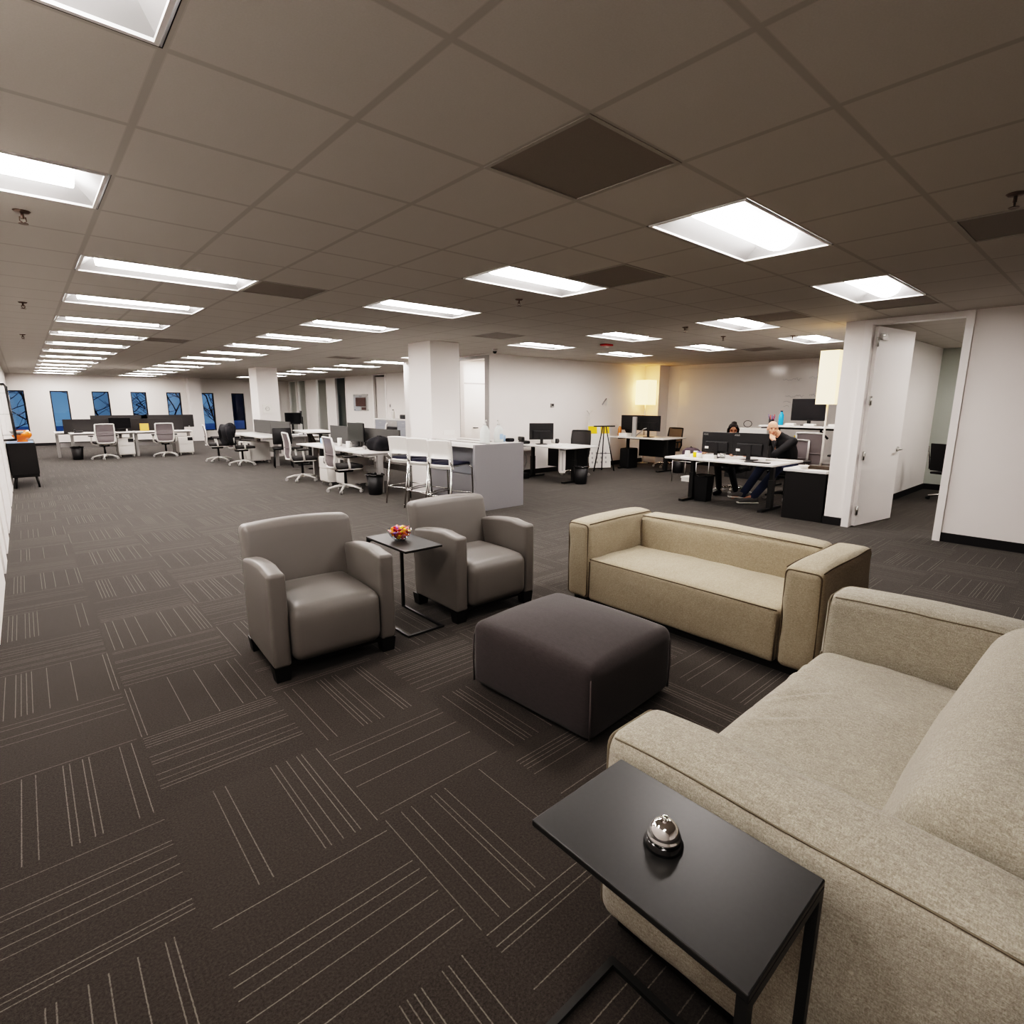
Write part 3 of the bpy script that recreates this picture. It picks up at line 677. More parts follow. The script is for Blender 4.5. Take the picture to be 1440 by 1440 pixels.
# ---- task chair, faces +y
def task_chair(label, loc, rz, frame='whiteplastic', net='meshback', seatm='darkgrey', base='whiteplastic'):
    t = thing('task_chair', label, 'office chair', loc, rz, 'mesh back task chairs')
    b = MB()
    for k in range(5):
        a = PI/2 + 2*PI*k/5 + .3; c, s = math.cos(a), math.sin(a)
        b.tube([(c*.03, s*.03, .115), (c*.16, s*.16, .105), (c*.31, s*.31, .065)], [.026, .022, .016], 8)
    b.lathe([(.045, .08), (.05, .10), (.04, .14), (.03, .15)], n=16); b.build('star_base', base, t)
    for k in range(5):
        a = PI/2 + 2*PI*k/5 + .3; c, s = math.cos(a), math.sin(a); m = MB()
        for e in (-.018, .018): m.cyl((c*.315-s*e-s*.008, s*.315+c*e+c*.008, .03), (c*.315-s*e+s*.008, s*.315+c*e-c*.008, .03), .03, n=12)
        m.cyl((c*.315, s*.315, .03), (c*.315, s*.315, .065), .01, n=8); m.build('caster', 'silver', t)
    MB().cyl((0, 0, .14), (0, 0, .38), .026, .022).build('gas_column', 'black', t)
    MB().cushion((-.10, -.16, .36), (.10, .12, .42), .02).build('tilt_mechanism', 'black', t)
    MB().cushion((-.245, -.22, .43), (.245, .25, .50), .032, (0, 0, 0, 0, 0, .015), 5, lambda x, y, z: (x, y, z - .35*max(0, y-.15)**2)).build('seat', seatm, t)
    MB().cushion((-.235, -.21, .412), (.235, .22, .432), .008).build('seat_pan', frame, t)
    P = [(-.20, .42), (-.255, .47), (-.275, .56), (-.262, .66), (-.268, .80), (-.30, .98)]       # (y, z) of the back
    f = MB(); hw = [.13, .19, .215, .222, .225, .215]
    for s in (-1, 1): f.tube([(s*hw[k], P[k][0], P[k][1]) for k in range(6)], [.018, .019, .02, .019, .018, .016], 8)
    f.tube([(-.215, P[5][0], P[5][1]), (-.1, P[5][0]-.012, P[5][1]+.004), (.1, P[5][0]-.012, P[5][1]+.004), (.215, P[5][0], P[5][1])], .016, 8)
    f.tube([(-.19, P[1][0], P[1][1]), (-.08, P[1][0]-.03, P[1][1]-.012), (.08, P[1][0]-.03, P[1][1]-.012), (.19, P[1][0], P[1][1])], .018, 8)
    f.bar((0, -.14, .40), (0, -.275, .47), .09, .025); bk = f.build('back_frame', frame, t)
    n = MB(); vs = []; nx = 7
    for k in range(1, 6):
        for i in range(nx):
            u = -1 + 2*i/(nx-1); vs.append((u*hw[k], P[k][0] - .03*(1-u*u)+.006, P[k][1]))
    n.add(vs, [(k*nx+i, k*nx+i+1, (k+1)*nx+i+1, (k+1)*nx+i) for k in range(4) for i in range(nx-1)], True); n.build('back_mesh', net, bk)
    l = MB(); l.tube([(-.215, -.268, .68), (0, -.295, .68), (.215, -.268, .68)], .011, 6); l.build('lumbar_bar', net, bk)
    for s in (-1, 1):
        a = MB(); a.tube([(s*.22, -.02, .43), (s*.275, -.02, .44), (s*.29, -.03, .50), (s*.285, -.05, .64)], [.018, .018, .02, .018], 8); ar = a.build('armrest_post', frame, t)
        MB().cushion((s*.285-.042, -.14, .64), (s*.285+.042, .11, .67), .014).build('arm_pad', 'darkgrey', ar)
    return t
# ---- bench desk; long side along x, user at -y side, centre bottom origin
def bench_desk(label, loc, rz, L=1.5, W=.74, h=.735):
    t = thing('desk', label, 'desk', loc, rz, 'white bench desks')
    bev(box((-L/2+.004, -W/2, h-.028), (L/2-.004, W/2, h)).build('desktop', 'white', t), .004)
    for s in (-1, 1):
        m = MB(); x = s*(L/2-.06)
        m.box((x-.035, -.05, .0), (x+.035, .05, h-.07)); m.box((x-.025, -W/2+.06, h-.07), (x+.025, W/2-.02, h-.028)); m.build('leg', 'silver', t)
    m = MB().box((-L/2+.1, -.02, h-.075), (L/2-.1, .02, h-.035)); m.build('crossbar', 'silver', t)
    MB().box((-L/2+.1, .12, .30), (L/2-.1, .135, .42)).build('cable_tray', 'silver', t)
    return t
def privacy_screen(label, loc, rz, L=1.46, z0=.70, z1=1.10, mat='greypanel'):
    t = thing('privacy_screen', label, 'desk screen', loc, rz, 'desk divider screens')
    bev(box((-L/2, -.014, z0), (L/2, .014, z1)).build('fabric_panel', mat, t), .004)
    for s in (-1, 1): MB().box((s*(L/2-.15)-.02, -.032, z0+.005), (s*(L/2-.15)+.02, .032, z0+.04)).build('clamp', 'silver', t)
    return t
def pedestal(label, loc, rz):
    t = thing('file_pedestal', label, 'mobile pedestal', loc, rz, 'white rolling file pedestals')
    bev(box((-.20, -.25, .07), (.20, .25, .55)).build('cabinet_body', 'whiteplastic', t), .008)
    for z0, z1 in ((.09, .33), (.34, .535)):
        d = bev(box((-.185, -.262, z0), (.185, -.25, z1)).build('drawer', 'whiteplastic', t), .003)
        if z0 > .3:
            MB().prism([(.05, -.266), (.185, -.266), (.185, -.262), (.05, -.262)], z1-.10, z1).build('pull_recess', 'black', d)
            MB().cyl((-.12, -.262, .49), (-.12, -.266, .49), .009, n=10).build('lock', 'steel', d)
    for sx in (-.16, .16):
        for sy in (-.2, .2): MB().cyl((sx-.012, sy, .028), (sx+.012, sy, .028), .028, n=12).cyl((sx, sy, .03), (sx, sy, .075), .012, n=8).build('caster', 'whiteplastic', t)
    return t
def monitor(label, loc, rz, w=.56, h=.34, zc=.26, back=False, mat='screen', stand='black', group='computer monitors', tilt=0):
    """screen faces -y; base on loc"""
    t = thing('monitor', label, 'monitor', loc, rz, group)
    z0, z1 = zc-h/2, zc+h/2
    s = bev(box((-w/2, -.012, z0), (w/2, .016, z1)).build('housing', 'black', t), .004)
    box((-w/2+.012, -.0135, z0+.018), (w/2-.012, -.012, z1-.012)).build('screen', mat, s)
    MB().cushion((-w*.36, .014, z0+.02), (w*.36, .042, zc+.02), .012).build('rear_cover', 'black', s)
    MB().box((-.03, .03, .01), (.03, .05, zc)).build('stand', stand, t)
    MB().cushion((-.11, -.07, 0), (.11, .11, .014), .006).build('stand_base', stand, t)
    return t
def basket(label, loc, r=.15, h=.36):
    t = thing('wastebasket', label, 'wastebasket', loc, 0, 'black wastebaskets')
    MB().lathe([(r*.72, 0), (r*.76, .01), (r, h), (r*.97, h), (r*.72, .02), (0, .02)], n=24).build('bin', 'black', t)
    m = MB(); pts = [((r+.006+.004*math.sin(k*2.3))*math.cos(2*PI*k/24), (r+.006+.004*math.sin(k*2.3))*math.sin(2*PI*k/24), h-.012+.008*math.sin(k*1.9)) for k in range(24)]
    m.tube(pts, .012, 6, True); m.build('liner_rim', 'glossblack', t); return t
def mug(name, label, loc, mat, r=.04, h=.10, group=None, handle=True):
    t = thing(name, label, name.replace('_', ' '), loc, 0, group)
    MB().lathe([(r*.85, 0), (r, .01), (r, h), (r*.9, h), (r*.8, .012), (0, .012)], n=18).build('body', mat, t)
    if handle: MB().tube([(r*.95, 0, h*.8), (r+.025, 0, h*.7), (r+.025, 0, h*.35), (r*.95, 0, h*.25)], .006, 6).build('handle', mat, t)
    return t
# ================= bench A (far left)
A_Y = 19.35
d0 = bench_desk('white bench desk at far left, front row left, under the dark screens', (1.65, A_Y+.37, 0), 0)
dup(d0, (3.15, A_Y+.37, 0), 0, 'white bench desk at far left, front row right, with the tan box')
dup(d0, (1.35, A_Y+1.17, 0), PI, 'white bench desk at far left, back row left, behind the dark screens'); dup(d0, (2.85, A_Y+1.17, 0), PI, 'white bench desk at far left, back row right, behind the dark screens')
s0 = privacy_screen('dark desk screen at far left, behind the left mesh chair', (1.55, A_Y+.765, 0), 0, mat='darkgrey')
s1 = dup(s0, (3.05, A_Y+.765, 0), 0, 'dark desk screen at far left, behind the right mesh chair')
for k, (x, lb) in enumerate([(2.05, 'dark upper screen edge at far left, below the fourth window'), (3.35, 'dark upper screen edge at far left, below the fifth window')]):
    dup(s0, (x+.2, A_Y+1.62, .09), 0, lb)
ch = task_chair('white framed mesh chair at the far left bench, left one of two', (1.62, 19.2, 0), .12)
dup(ch, (3.08, 19.05, 0), -.1, 'white framed mesh chair at the far left bench, right one of two')
p0 = pedestal('white rolling pedestal under the far left bench, between the two chairs', (2.17, 19.75, 0), 0)
dup(p0, (3.66, 19.5, 0), 0, 'white rolling pedestal at the right end of the far left bench')
w0 = basket('black wastebasket under the left end of the far left bench', (1.02, 19.5, 0))
mon = monitor('black monitor on the far left bench, left of the tan box', (2.12, A_Y+.5, .735), 0, w=.54, h=.33, zc=.24)
b = box((-.11, -.05, 0), (.11, .05, .22)).build('cardboard_box', 'tan'); tag(at(b, 2.72, A_Y+.55, .735), 'tan box standing on the far left bench desk', 'box'); bev(b)
t = thing('desk_phone', 'black desk phone on the left end of the far left bench', 'phone', (1.12, A_Y+.3, .735))
MB().prism([(-.1, -.1), (.1, -.1), (.1, .1), (-.1, .1)], 0, .05).build('phone_body', 'black', t); MB().cushion((-.1, -.03, .05), (-.05, .17-.06, .09), .015).build('handset', 'black', t)
mug('paper_cup', 'silver cup on the left end of the far left bench', (.88, A_Y+.95, .735), 'silver', group=None)
p = box((-.1, -.14, 0), (.1, .14, .012)).build('paper_stack', 'paper'); tag(at(p, 1.28, A_Y+.22, .735, .2), 'white papers on the far left bench beside the black phone', 'papers')
# ================= bench B (behind the middle column line)
BX0 = 4.35
dup(d0, (BX0+.37, 15.05, 0), -PI/2, 'white bench desk by the middle column, near end, with the black chair back'); dup(d0, (BX0+.37, 16.55, 0), -PI/2, 'white bench desk by the middle column, far end, by the windows')
s2 = privacy_screen('grey desk screen by the middle column, far one of two', (BX0+.76, 16.55, 0), PI/2); dup(s2, (BX0+.76, 15.07, 0), PI/2, 'grey desk screen by the middle column, nearer the black monitor')
dup(d0, (BX0+1.17, 15.05, 0), PI/2, 'white bench desk by the middle column, back row behind the screens')
dup(ch, (3.88, 16.45, 0), -PI/2-.15, 'white framed chair pulled out, left of the black jacket'); dup(ch, (4.1, 15.05, 0), -PI/2+.1, 'white framed chair with the black jacket over its back')
dup(p0, (4.55, 15.85, 0), -PI/2, 'white rolling pedestal left of the jacket chair by the middle column'); dup(p0, (4.62, 15.48, 0), -PI/2, 'white rolling pedestal right behind the jacket chair')
monitor('black monitor raised beside the middle column, facing left', (BX0+1.2, 14.75, .735), -PI/2-.3, w=.54, h=.34, zc=.47)
monitor('black monitor seen edge on beside the middle column', (BX0+1.25, 15.5, .735), 0-.15, w=.40, h=.32, zc=.42)
t = thing('black_chair', 'black rounded chair back standing at the near end of the middle bench', 'chair', (4.70, 13.80, 0), -.25, None)
MB().cushion((-.22, -.03, .58), (.22, .03, .98), .028, (0, 0, .03, 0, 0, 0)).build('backrest', 'black', t); MB().cushion((-.22, 0, .44), (.22, .42, .50), .025).build('seat', 'black', t)
MB().bar((0, .0, .46), (0, -.02, .62), .06, .02).build('back_post', 'black', t)
for sx in (-.18, .18):
    for sy in (.04, .38): MB().tube([(sx, sy, .45), (sx*1.15, sy, 0)], .012, 8).build('leg', 'black', t)
# jacket
def jw(x, y, z): return (x + .03*math.sin(z*17+y*11)*(1 if z < .85 else .4), y + .03*math.sin(z*13+x*9), z + .025*math.sin(x*14+y*6))
m = MB(); m.cushion((-.25, -.09, .48), (.25, .10, 1.0), .07, (.02, .02, .04, .03, 0, .02), 9, jw)
j = m.build('jacket', 'blacksoft'); tag(at(j, 3.80, 15.03, .05, -PI/2+.1), 'black jacket draped over a white chair back near the middle column', 'jacket')
for s in (-1, 1): MB().tube([(s*.20, -.05, .93), (s*.27, -.07, .80), (s*.27, -.05, .62), (s*.25, -.02, .50)], [.07, .07, .062, .05], 10).build('sleeve', 'blacksoft', j)
# raised desk between the benches
def standing_desk(label, loc, rz, L, W, h, foot=.66, top='white', col='blackmetal', mod=True):
    """long side along y, feet along x, centre bottom origin"""
    t = thing('standing_desk', label, 'desk', loc, rz, 'sit stand desks with black legs')
    bev(box((-W/2, -L/2, h-.03), (W/2, L/2, h)).build('desktop', top, t), .006)
    for s in (-1, 1):
        y = s*(L/2-.22); m = MB()
        m.bar((-foot/2, y, .018), (foot/2, y, .018), .07, .034); m.box((-.045, y-.035, .03), (.045, y+.035, h*.62)); m.box((-.035, y-.027, h*.6), (.035, y+.027, h-.05)); m.bar((-W*.4, y, h-.045), (W*.4, y, h-.045), .05, .03); m.build('leg', col, t)
    MB().box((-.03, -L/2+.2, h-.075), (.03, L/2-.2, h-.03)).build('crossbar', col, t)
    if mod: MB().box((W/2-.05, -L/2+.25, h-.52), (W/2-.035, L/2-.25, h-.04)).build('modesty_panel', 'black', t)
    return t
t = standing_desk('white standing desk with brown slanted legs behind the middle chairs', (5.42, 13.55, 0), -.12, 1.45, .72, .90, mod=False)
for s in (-1, 1): MB().bar((.05, s*.15-.1, .3), (-.12, s*.15+.12, .86), .05, .04).build('brace', 'brownbase', t)
dup(ch, (6.45, 13.75, .09), PI/2+.05, 'mesh chair facing us beyond the white standing desk, nearer the camera side'); dup(ch, (6.95, 13.3, .07), PI/2-.55, 'mesh chair turned sideways beyond the white standing desk, right one')
# ================= bench C (by the stools)
CX0 = 4.25
dup(d0, (CX0+.37, 9.42, 0), -PI/2, 'white bench desk beside the bar stools, with the cluttered monitor'); dup(d0, (CX0+.37, 10.92, 0), -PI/2, 'white bench desk left of the bar stools, with the blue tissue box')
dup(d0, (CX0+1.17, 9.42, 0), PI/2, 'white bench desk behind the screens near the column, near end'); dup(d0, (CX0+1.17, 10.92, 0), PI/2, 'white bench desk behind the screens near the column, far end')
dup(s2, (CX0+.77, 10.92, 0), PI/2, 'grey desk screen behind the blue tissue box'); s3 = dup(s2, (CX0+.77, 9.42, 0), PI/2, 'dark desk screen above the black bag, left of the column')
dup(ch, (4.18, 11.22, 0), -PI/2-.1, 'white framed mesh chair beside the blue tissue box desk'); dup(ch, (4.22, 9.28, 0), -PI/2-.05, 'white framed mesh chair nearest the bar stools')
dup(p0, (4.50, 10.3, 0), -PI/2, 'white rolling pedestal between the two chairs beside the bar'); dup(p0, (4.62, 9.82, 0), -PI/2, 'white rolling pedestal tucked behind the chair nearest the stools')
dup(w0, (4.48, 8.66, 0), 0, 'black wastebasket with liner left of the bar stools')
monitor('dark matte monitor on the cluttered desk left of the stools', (CX0+.60, 10.08, .735), -PI/2+.05, w=.62, h=.36, zc=.28, mat='screengrey')
t = thing('task_chair', 'black mesh chair top behind the dark screen beside the column', 'office chair', (6.25, 9.65, 0), PI/2)
MB().cushion((-.23, -.30, .62), (.23, -.26, 1.09), .018).build('backrest', 'black', t); MB().cushion((-.24, -.22, .44), (.24, .25, .51), .03).build('seat', 'black', t); MB().bar((0, -.1, .46), (0, -.28, .66), .08, .03).build('back_post', 'black', t)
q = MB(); q.cyl((0, 0, .06), (0, 0, .45), .028)
for k in range(5): q.tube([(0, 0, .09), (.3*math.cos(k*1.257), .3*math.sin(k*1.257), .03)], .02, 6)
q.build('star_base', 'black', t)
b = box((-.06, -.11, 0), (.06, .11, .115)).build('tissue_box', 'tissue'); tag(at(b, 4.72, 11.25, .735, .15), 'light blue tissue box on the white desk left of the stools', 'tissue box'); bev(b)
t = thing('black_bag', 'black bag slumped on the desk end beside the first stool', 'bag', (4.75, 8.95, .735), .2)
MB().cushion((-.14, -.2, 0), (.14, .2, .24), .07, (.02,)*6, 6, lambda x, y, z: (x + .02*math.sin(y*20+z*9), y, z*(1-.9*abs(y)))).build('bag_body', 'blacksoft', t); MB().tube([(0, -.09, .20), (0, -.05, .26), (0, .05, .26), (0, .09, .20)], .01, 6).build('bag_handle', 'blacksoft', t)
mug('mug', 'cream mug on the cluttered desk left of the stools, taller one', (4.62, 9.95, .735), 'whiteplastic', .045, .12); mug('mug', 'white mug in front of the matte monitor', (4.52, 9.75, .735), 'paper', .04, .09)
mug('paper_cup', 'cream paper cup at the left of the matte monitor', (4.66, 10.42, .735), 'paper', .045, .16, handle=False)
p = box((-.15, -.2, 0), (.15, .2, .012)).build('paper_stack', 'paper'); tag(at(p, 4.50, 9.50, .735, .3), 'spread white papers on the cluttered desk left of the stools', 'papers')
t = thing('headset', 'black headset on the cluttered desk beside the black bag', 'headset', (4.72, 9.38, .735), .5)
MB().tube([(-.08, 0, .03), (-.07, 0, .11), (0, 0, .15), (.07, 0, .11), (.08, 0, .03)], .009, 8).build('headband', 'black', t)
for s in (-1, 1): MB().cyl((s*.07, 0, .035), (s*.095, 0, .035), .035, n=14).build('ear_cup', 'silver', t)
# ================= bar counter and stools
t = thing('bar_counter', 'grey bar counter with white top in front of the column', 'counter', (0, 0, 0))
X0, X1, Y0, Y1, HB = 4.79, 5.745, 6.20, 7.85, .985
bev(box((X0, Y0, 0), (X1, Y0+.045, HB)).build('end_panel', 'greylam', t), .003)
bev(box((X0, Y0+.045, HB-.045), (X1, Y1, HB)).build('countertop', 'white', t), .003)
box((X0+.30, Y0+.045, .08), (X1-.01, Y1, HB-.045)).build('cabinet', 'bluegrey', t)
box((X0+.34, Y0+.045, 0), (X1-.05, Y1, .08)).build('plinth', 'greylam', t)
box((X0+.285, Y0+.06, .50), (X0+.30, Y1-.05, HB-.07)).build('upper_panel', 'bluegrey', t); box((X0+.285, Y0+.06, .10), (X0+.30, Y1-.05, .485)).build('lower_panel', 'greylam', t)  # lower panel's darker laminate paints in the shade of the overhang
box((X0+.28, Y0+.075, HB), (X0+.34, Y1-.1, HB+.006)).build('inlay_strip', 'glossblack', t); box((X0+.62, Y0+.5, HB), (X0+.74, Y1-.35, HB+.006)).build('inlay_strip', 'glossblack', t)
def stool(label, loc, rz):
    t = thing('bar_stool', label, 'bar stool', loc, rz, 'white bar stools with chrome legs')     # faces +y
    sh = MB(); vs = []; fs = []; nx = 9; W = .215; H0, H1 = .66, 1.075
    rows = [(-.20, .655), (-.215, .67), (-.222, .69), (-.225, .715), (-.228, .80), (-.234, .88), (-.245, .97), (-.258, 1.05), (-.262, 1.072)]
    for y, z in rows:
        for i in range(nx):
            u = -1+2*i/(nx-1); vs.append((u*W, y+.035*u*u, z - .012*u*u*(z > 1.0)))
    for y, z in rows:
        for i in range(nx):
            u = -1+2*i/(nx-1); vs.append((u*W, y+.016+.035*u*u, z - .012*u*u*(z > 1.0)))
    nr = len(rows); o = nr*nx
    def slot(k, i): return k in (3,) and 1 <= i <= nx-3
    for k in range(nr-1):
        for i in range(nx-1):
            if slot(k, i): continue
            a = k*nx+i; fs.append((a, a+1, a+nx+1, a+nx)); fs.append((o+a, o+a+nx, o+a+nx+1, o+a+1))
    for k in range(nr-1):
        for i in (0, nx-1): a = k*nx+i; fs.append((a, a+nx, o+a+nx, o+a))
    for i in range(nx-1):
        for k in (0, nr-1): a = k*nx+i; fs.append((a, a+1, o+a+1, o+a))
    for kk, ii in [(3, i) for i in range(1, nx-1)]:
        pass
    for i in range(1, nx-2):
        for k in (3, 4): a = k*nx+i; fs.append((a, a+1, o+a+1, o+a))
    for i in (1, nx-2): a = 3*nx+i; fs.append((a, a+nx, o+a+nx, o+a))
    sh.add(vs, fs, True); sh.build('back_shell', 'whiteplastic', t)
    MB().cushion((-.215, -.20, .70), (.215, .24, .745), .02, (0, 0, 0, 0, 0, .012), 5, lambda x, y, z: (x, y, z - .9*max(0, y-.12)**2)).build('seat', 'navy', t)
    f = MB()
    for s in (-1, 1): f.tube([(s*.20, -.225, .80), (s*.205, -.20, .70), (s*.205, .16, .705), (s*.21, .235, .69)], .011, 8)
    f.tube([(-.205, -.16, .697), (.205, -.16, .697)], .009, 8); f.build('seat_frame', 'chromeleg', t)
    for s in (-1, 1):
        MB().tube([(s*.205, -.205, .70), (s*.235, -.285, 0)], .012, 10).build('leg', 'chromeleg', t)
        MB().tube([(s*.21, .23, .69), (s*.225, .265, .64), (s*.235, .29, 0)], .012, 10).build('leg', 'chromeleg', t)
    f = MB(); z = .27
    f.tube([(-.224, -.255, z), (.224, -.255, z)], .008, 8); f.tube([(-.23, .277, z), (.23, .277, z)], .008, 8)
    for s in (-1, 1): f.tube([(s*.224, -.255, z), (s*.20, 0, z+.01), (s*.23, .277, z)], .008, 8)
    f.build('footrest', 'chromeleg', t); return t
s0 = stool('white bar stool farthest from the counter end panel, first from the left', (4.54, 7.62, 0), -PI/2+.30)
dup(s0, (4.54, 7.06, 0), -PI/2+.30, 'white bar stool in the middle of the three at the grey counter'); dup(s0, (4.54, 6.50, 0), -PI/2+.30, 'white bar stool nearest the grey end panel, showing its navy seat')
def jug(label, x, y, rz):
    t = thing('plastic_jug', label, 'jug', (x, y, HB), rz, 'plastic gallon jugs on the bar counter')
    MB().lathe([(.070, 0), (.076, .008), (.076, .15), (.070, .19), (.045, .235), (.022, .25), (.022, .265)], n=24).build('jug_body', 'jug', t)
    MB().tube([(.028, 0, .248), (.065, 0, .24), (.085, 0, .20), (.078, 0, .14)], .012, 8).build('handle', 'jug', t)
    q = MB().lathe([(.025, .262), (.025, .285), (.01, .288), (.008, .33)], n=14); q.tube([(0, 0, .33), (.05, 0, .335), (.058, 0, .32)], .007, 6); q.build('pump_cap', 'whiteplastic', t); return t
jug('clear plastic jug on the bar counter, left one', 5.265, 6.56, .4)
t = jug('white plastic jug with a label on the bar counter, right one', 5.465, 6.47, 1.2)
MB().box((-.03, -.0785, .05), (.03, -.074, .13)).build('label_sticker', 'paleblue', t).rotation_euler = (0, 0, -1.3)
b = box((-.07, -.04, 0), (.07, .04, .10)).build('wipes_pack', 'paleblue'); tag(at(b, 5.60, 6.56, HB, .3), 'pale blue wipes pack on the bar counter beside the white jug', 'wipes pack'); bev(b, .01)
b = MB().cushion((-.06, -.05, 0), (.06, .05, .055), .02).build('black_pouch', 'blacksoft'); tag(at(b, 5.68, 6.45, HB), 'small black pouch at the right corner of the bar counter', 'pouch')
p = box((5.40, 7.866, 1.04), (5.64, 7.869, 1.12)).build('notice_strip', 'frost'); tag(p, 'pale notice strip on the near white column above the counter', 'notice')
# paper sign and poster
t = thing('paper_sign', 'white paper sign with a ring mark on the middle column', 'sign', (5.42, 16.955, 1.28))
box((-.13, -.004, 0), (.13, .004, .26)).build('sheet', 'paper', t); q = MB().tube([(.055*math.cos(k*PI/8), -.006, .13+.055*math.sin(k*PI/8)) for k in range(16)], .007, 6, True); q.tube([(-.05, -.006, .13), (.02, -.006, .13)], .006, 6); q.build('ring_mark', 'silver', t)
t = thing('wall_poster', 'dark brown picture on a clear panel with standoffs, far right wall', 'poster', (9.53, 19.28, 1.3))
box((-.004, -.60, 0), (.004, .60, .62)).build('clear_panel', 'clearglass', t); box((-.010, -.40, .17), (-.005, .40, .49)).build('picture', 'print', t); box((-.010, -.40, .04), (-.005, -.06, .14)).build('caption_block', 'print', t); box((-.010, -.10, .52), (-.005, .12, .56)).build('title_strip', 'ink', t)
for sy in (-.55, .55):
    for z in (.04, .58): MB().cyl((-.012, sy, z), (.02, sy, z), .02, n=12).build('standoff', 'steel', t)
t = thing('light_switch', 'small light switch right of the open door in the far right wall', 'switch', (9.545, 17.1, 1.5)); box((-.008, -.04, -.06), (.003, .04, .06)).build('plate', 'steel', t); box((-.014, -.012, -.03), (-.008, .012, .03)).build('rocker', 'black', t)
# credenza far right
t = thing('credenza', 'tall grey cabinet with white top left of the near column', 'cabinet', (9.27, 16.1, 0))
bev(box((-.26, -1.15, 1.04), (.26, 1.15, 1.08)).build('top', 'white', t), .004); box((-.24, -1.13, 0), (.24, 1.13, 1.04)).build('carcass', 'bluegrey', t)
for y0, y1, m_ in ((-1.11, -.35, 'bluegrey'), (-.33, .36, 'silver'), (.38, 1.11, 'bluegrey')):
    dr = bev(box((-.258, y0, .84), (-.24, y1, 1.02)).build('drawer', m_, t), .003); MB().bar((-.268, (y0+y1)/2-.07, .95), (-.268, (y0+y1)/2+.07, .95), .012, .012).build('drawer_pull', 'steel', dr)
    bev(box((-.258, y0, .06), (-.24, y1, .82)).build('door', 'black' if m_ == 'silver' else m_, t), .003)
def bottle(label, x, y, z, mat, r=.04, h=.22, cat='bottle', name='bottle', cap='black', group=None):
    t = thing(name, label, cat, (x, y, z), 0, group)
    MB().lathe([(r*.9, 0), (r, .01), (r, h*.68), (r*.55, h*.84), (r*.45, h*.93)], n=18).build('bottle_body', mat, t); MB().lathe([(r*.5, h*.92), (r*.5, h), (0, h)], n=14).build('bottle_cap', cap, t); return t
bottle('white soap bottle with dark cap on the tall grey cabinet', 9.25, 16.4, 1.08, 'whiteplastic', .06, .30)
b = MB().cushion((-.1, -.16, 0), (.1, .16, .14), .03).build('coffee_grinder', 'black'); tag(at(b, 9.3, 15.75, 1.08), 'small black appliance on the tall grey cabinet', 'appliance')
b = MB().cushion((-.1, -.16, 0), (.1, .16, .08), .03).build('black_tray', 'black'); tag(at(b, 9.28, 15.35, 1.08), 'low black tray at the right end of the tall grey cabinet', 'tray')
# ================= left wall cabinet, bowl, shelf
t = thing('sideboard', 'black sideboard with splayed legs against the left wall', 'sideboard', (-.09, 14.15, 0))
bev(box((-.195, -.68, .25), (.195, .68, .83)).build('cabinet_body', 'blackfoot', t), .004)
MB().prism([(-.19, -.66), (.19, -.66), (.19, -.64), (-.19, -.64)], .20, .25).build('apron', 'blackfoot', t)
for sx in (-1, 1):
    for sy in (-1, 1): MB().tube([(sx*.14, sy*.60, .26), (sx*.165, sy*.655, 0)], [.026, .016], 10).build('leg', 'blackfoot', t)
box((.195, -.66, .27), (.20, -.01, .81)).build('door', 'blackfoot', t); box((.195, .01, .27), (.20, .66, .81)).build('door', 'blackfoot', t)
t = thing('ceramic_bowl', 'glossy orange pumpkin shaped bowl on the black sideboard', 'bowl', (-.06, 13.75, .845))
MB().lathe([(.075, 0), (.08, .012), (.06, .028), (.10, .05), (.14, .10), (.148, .135), (.132, .18), (.10, .21), (.085, .213), (.075, .20)], n=32).build('bowl_body', 'orange', t)
b = box((-.19, -.25, 0), (.18, .25, .015)).build('blue_mat', 'paleblue'); tag(at(b, -.095, 13.78, .83), 'pale blue mat under the orange bowl on the sideboard', 'mat')
t = thing('wall_shelf', 'black tube frame with glass shelves on the left wall above the sideboard', 'shelf', (-.30, 12.9, 0))
MB().tube([(.0, 0, 1.86), (.12, 0, 1.87), (.145, 0, 1.83), (.16, 0, 1.0), (.16, 0, .93), (0, 0, .92)], .02, 8).build('tube_frame', 'glossblack', t)
for z in (1.72, 1.36): box((.0, -.02, z), (.30, .45, z+.008)).build('glass_shelf', 'clearglass', t)
box((0, -.02, 1.0), (.27, .45, 1.01)).build('glass_shelf', 'clearglass', t)
b = MB().lathe([(.05, 0), (.08, .02), (.10, .06), (.095, .06), (.0, .02)], n=20).build('small_bowl', 'silver'); tag(at(b, -.12, 13.12, 1.01), 'small grey bowl on the lowest glass shelf at left', 'bowl')
# ================= desk D
t = standing_desk('white desk with black legs right of the bar counter', (8.27, 8.02, 0), 0, 1.65, .98, .735)
mn = monitor('black monitor seen from behind on the desk right of the bar', (8.15, 8.25, .735), PI-.55+PI*0, w=.52, h=.34, zc=.27)

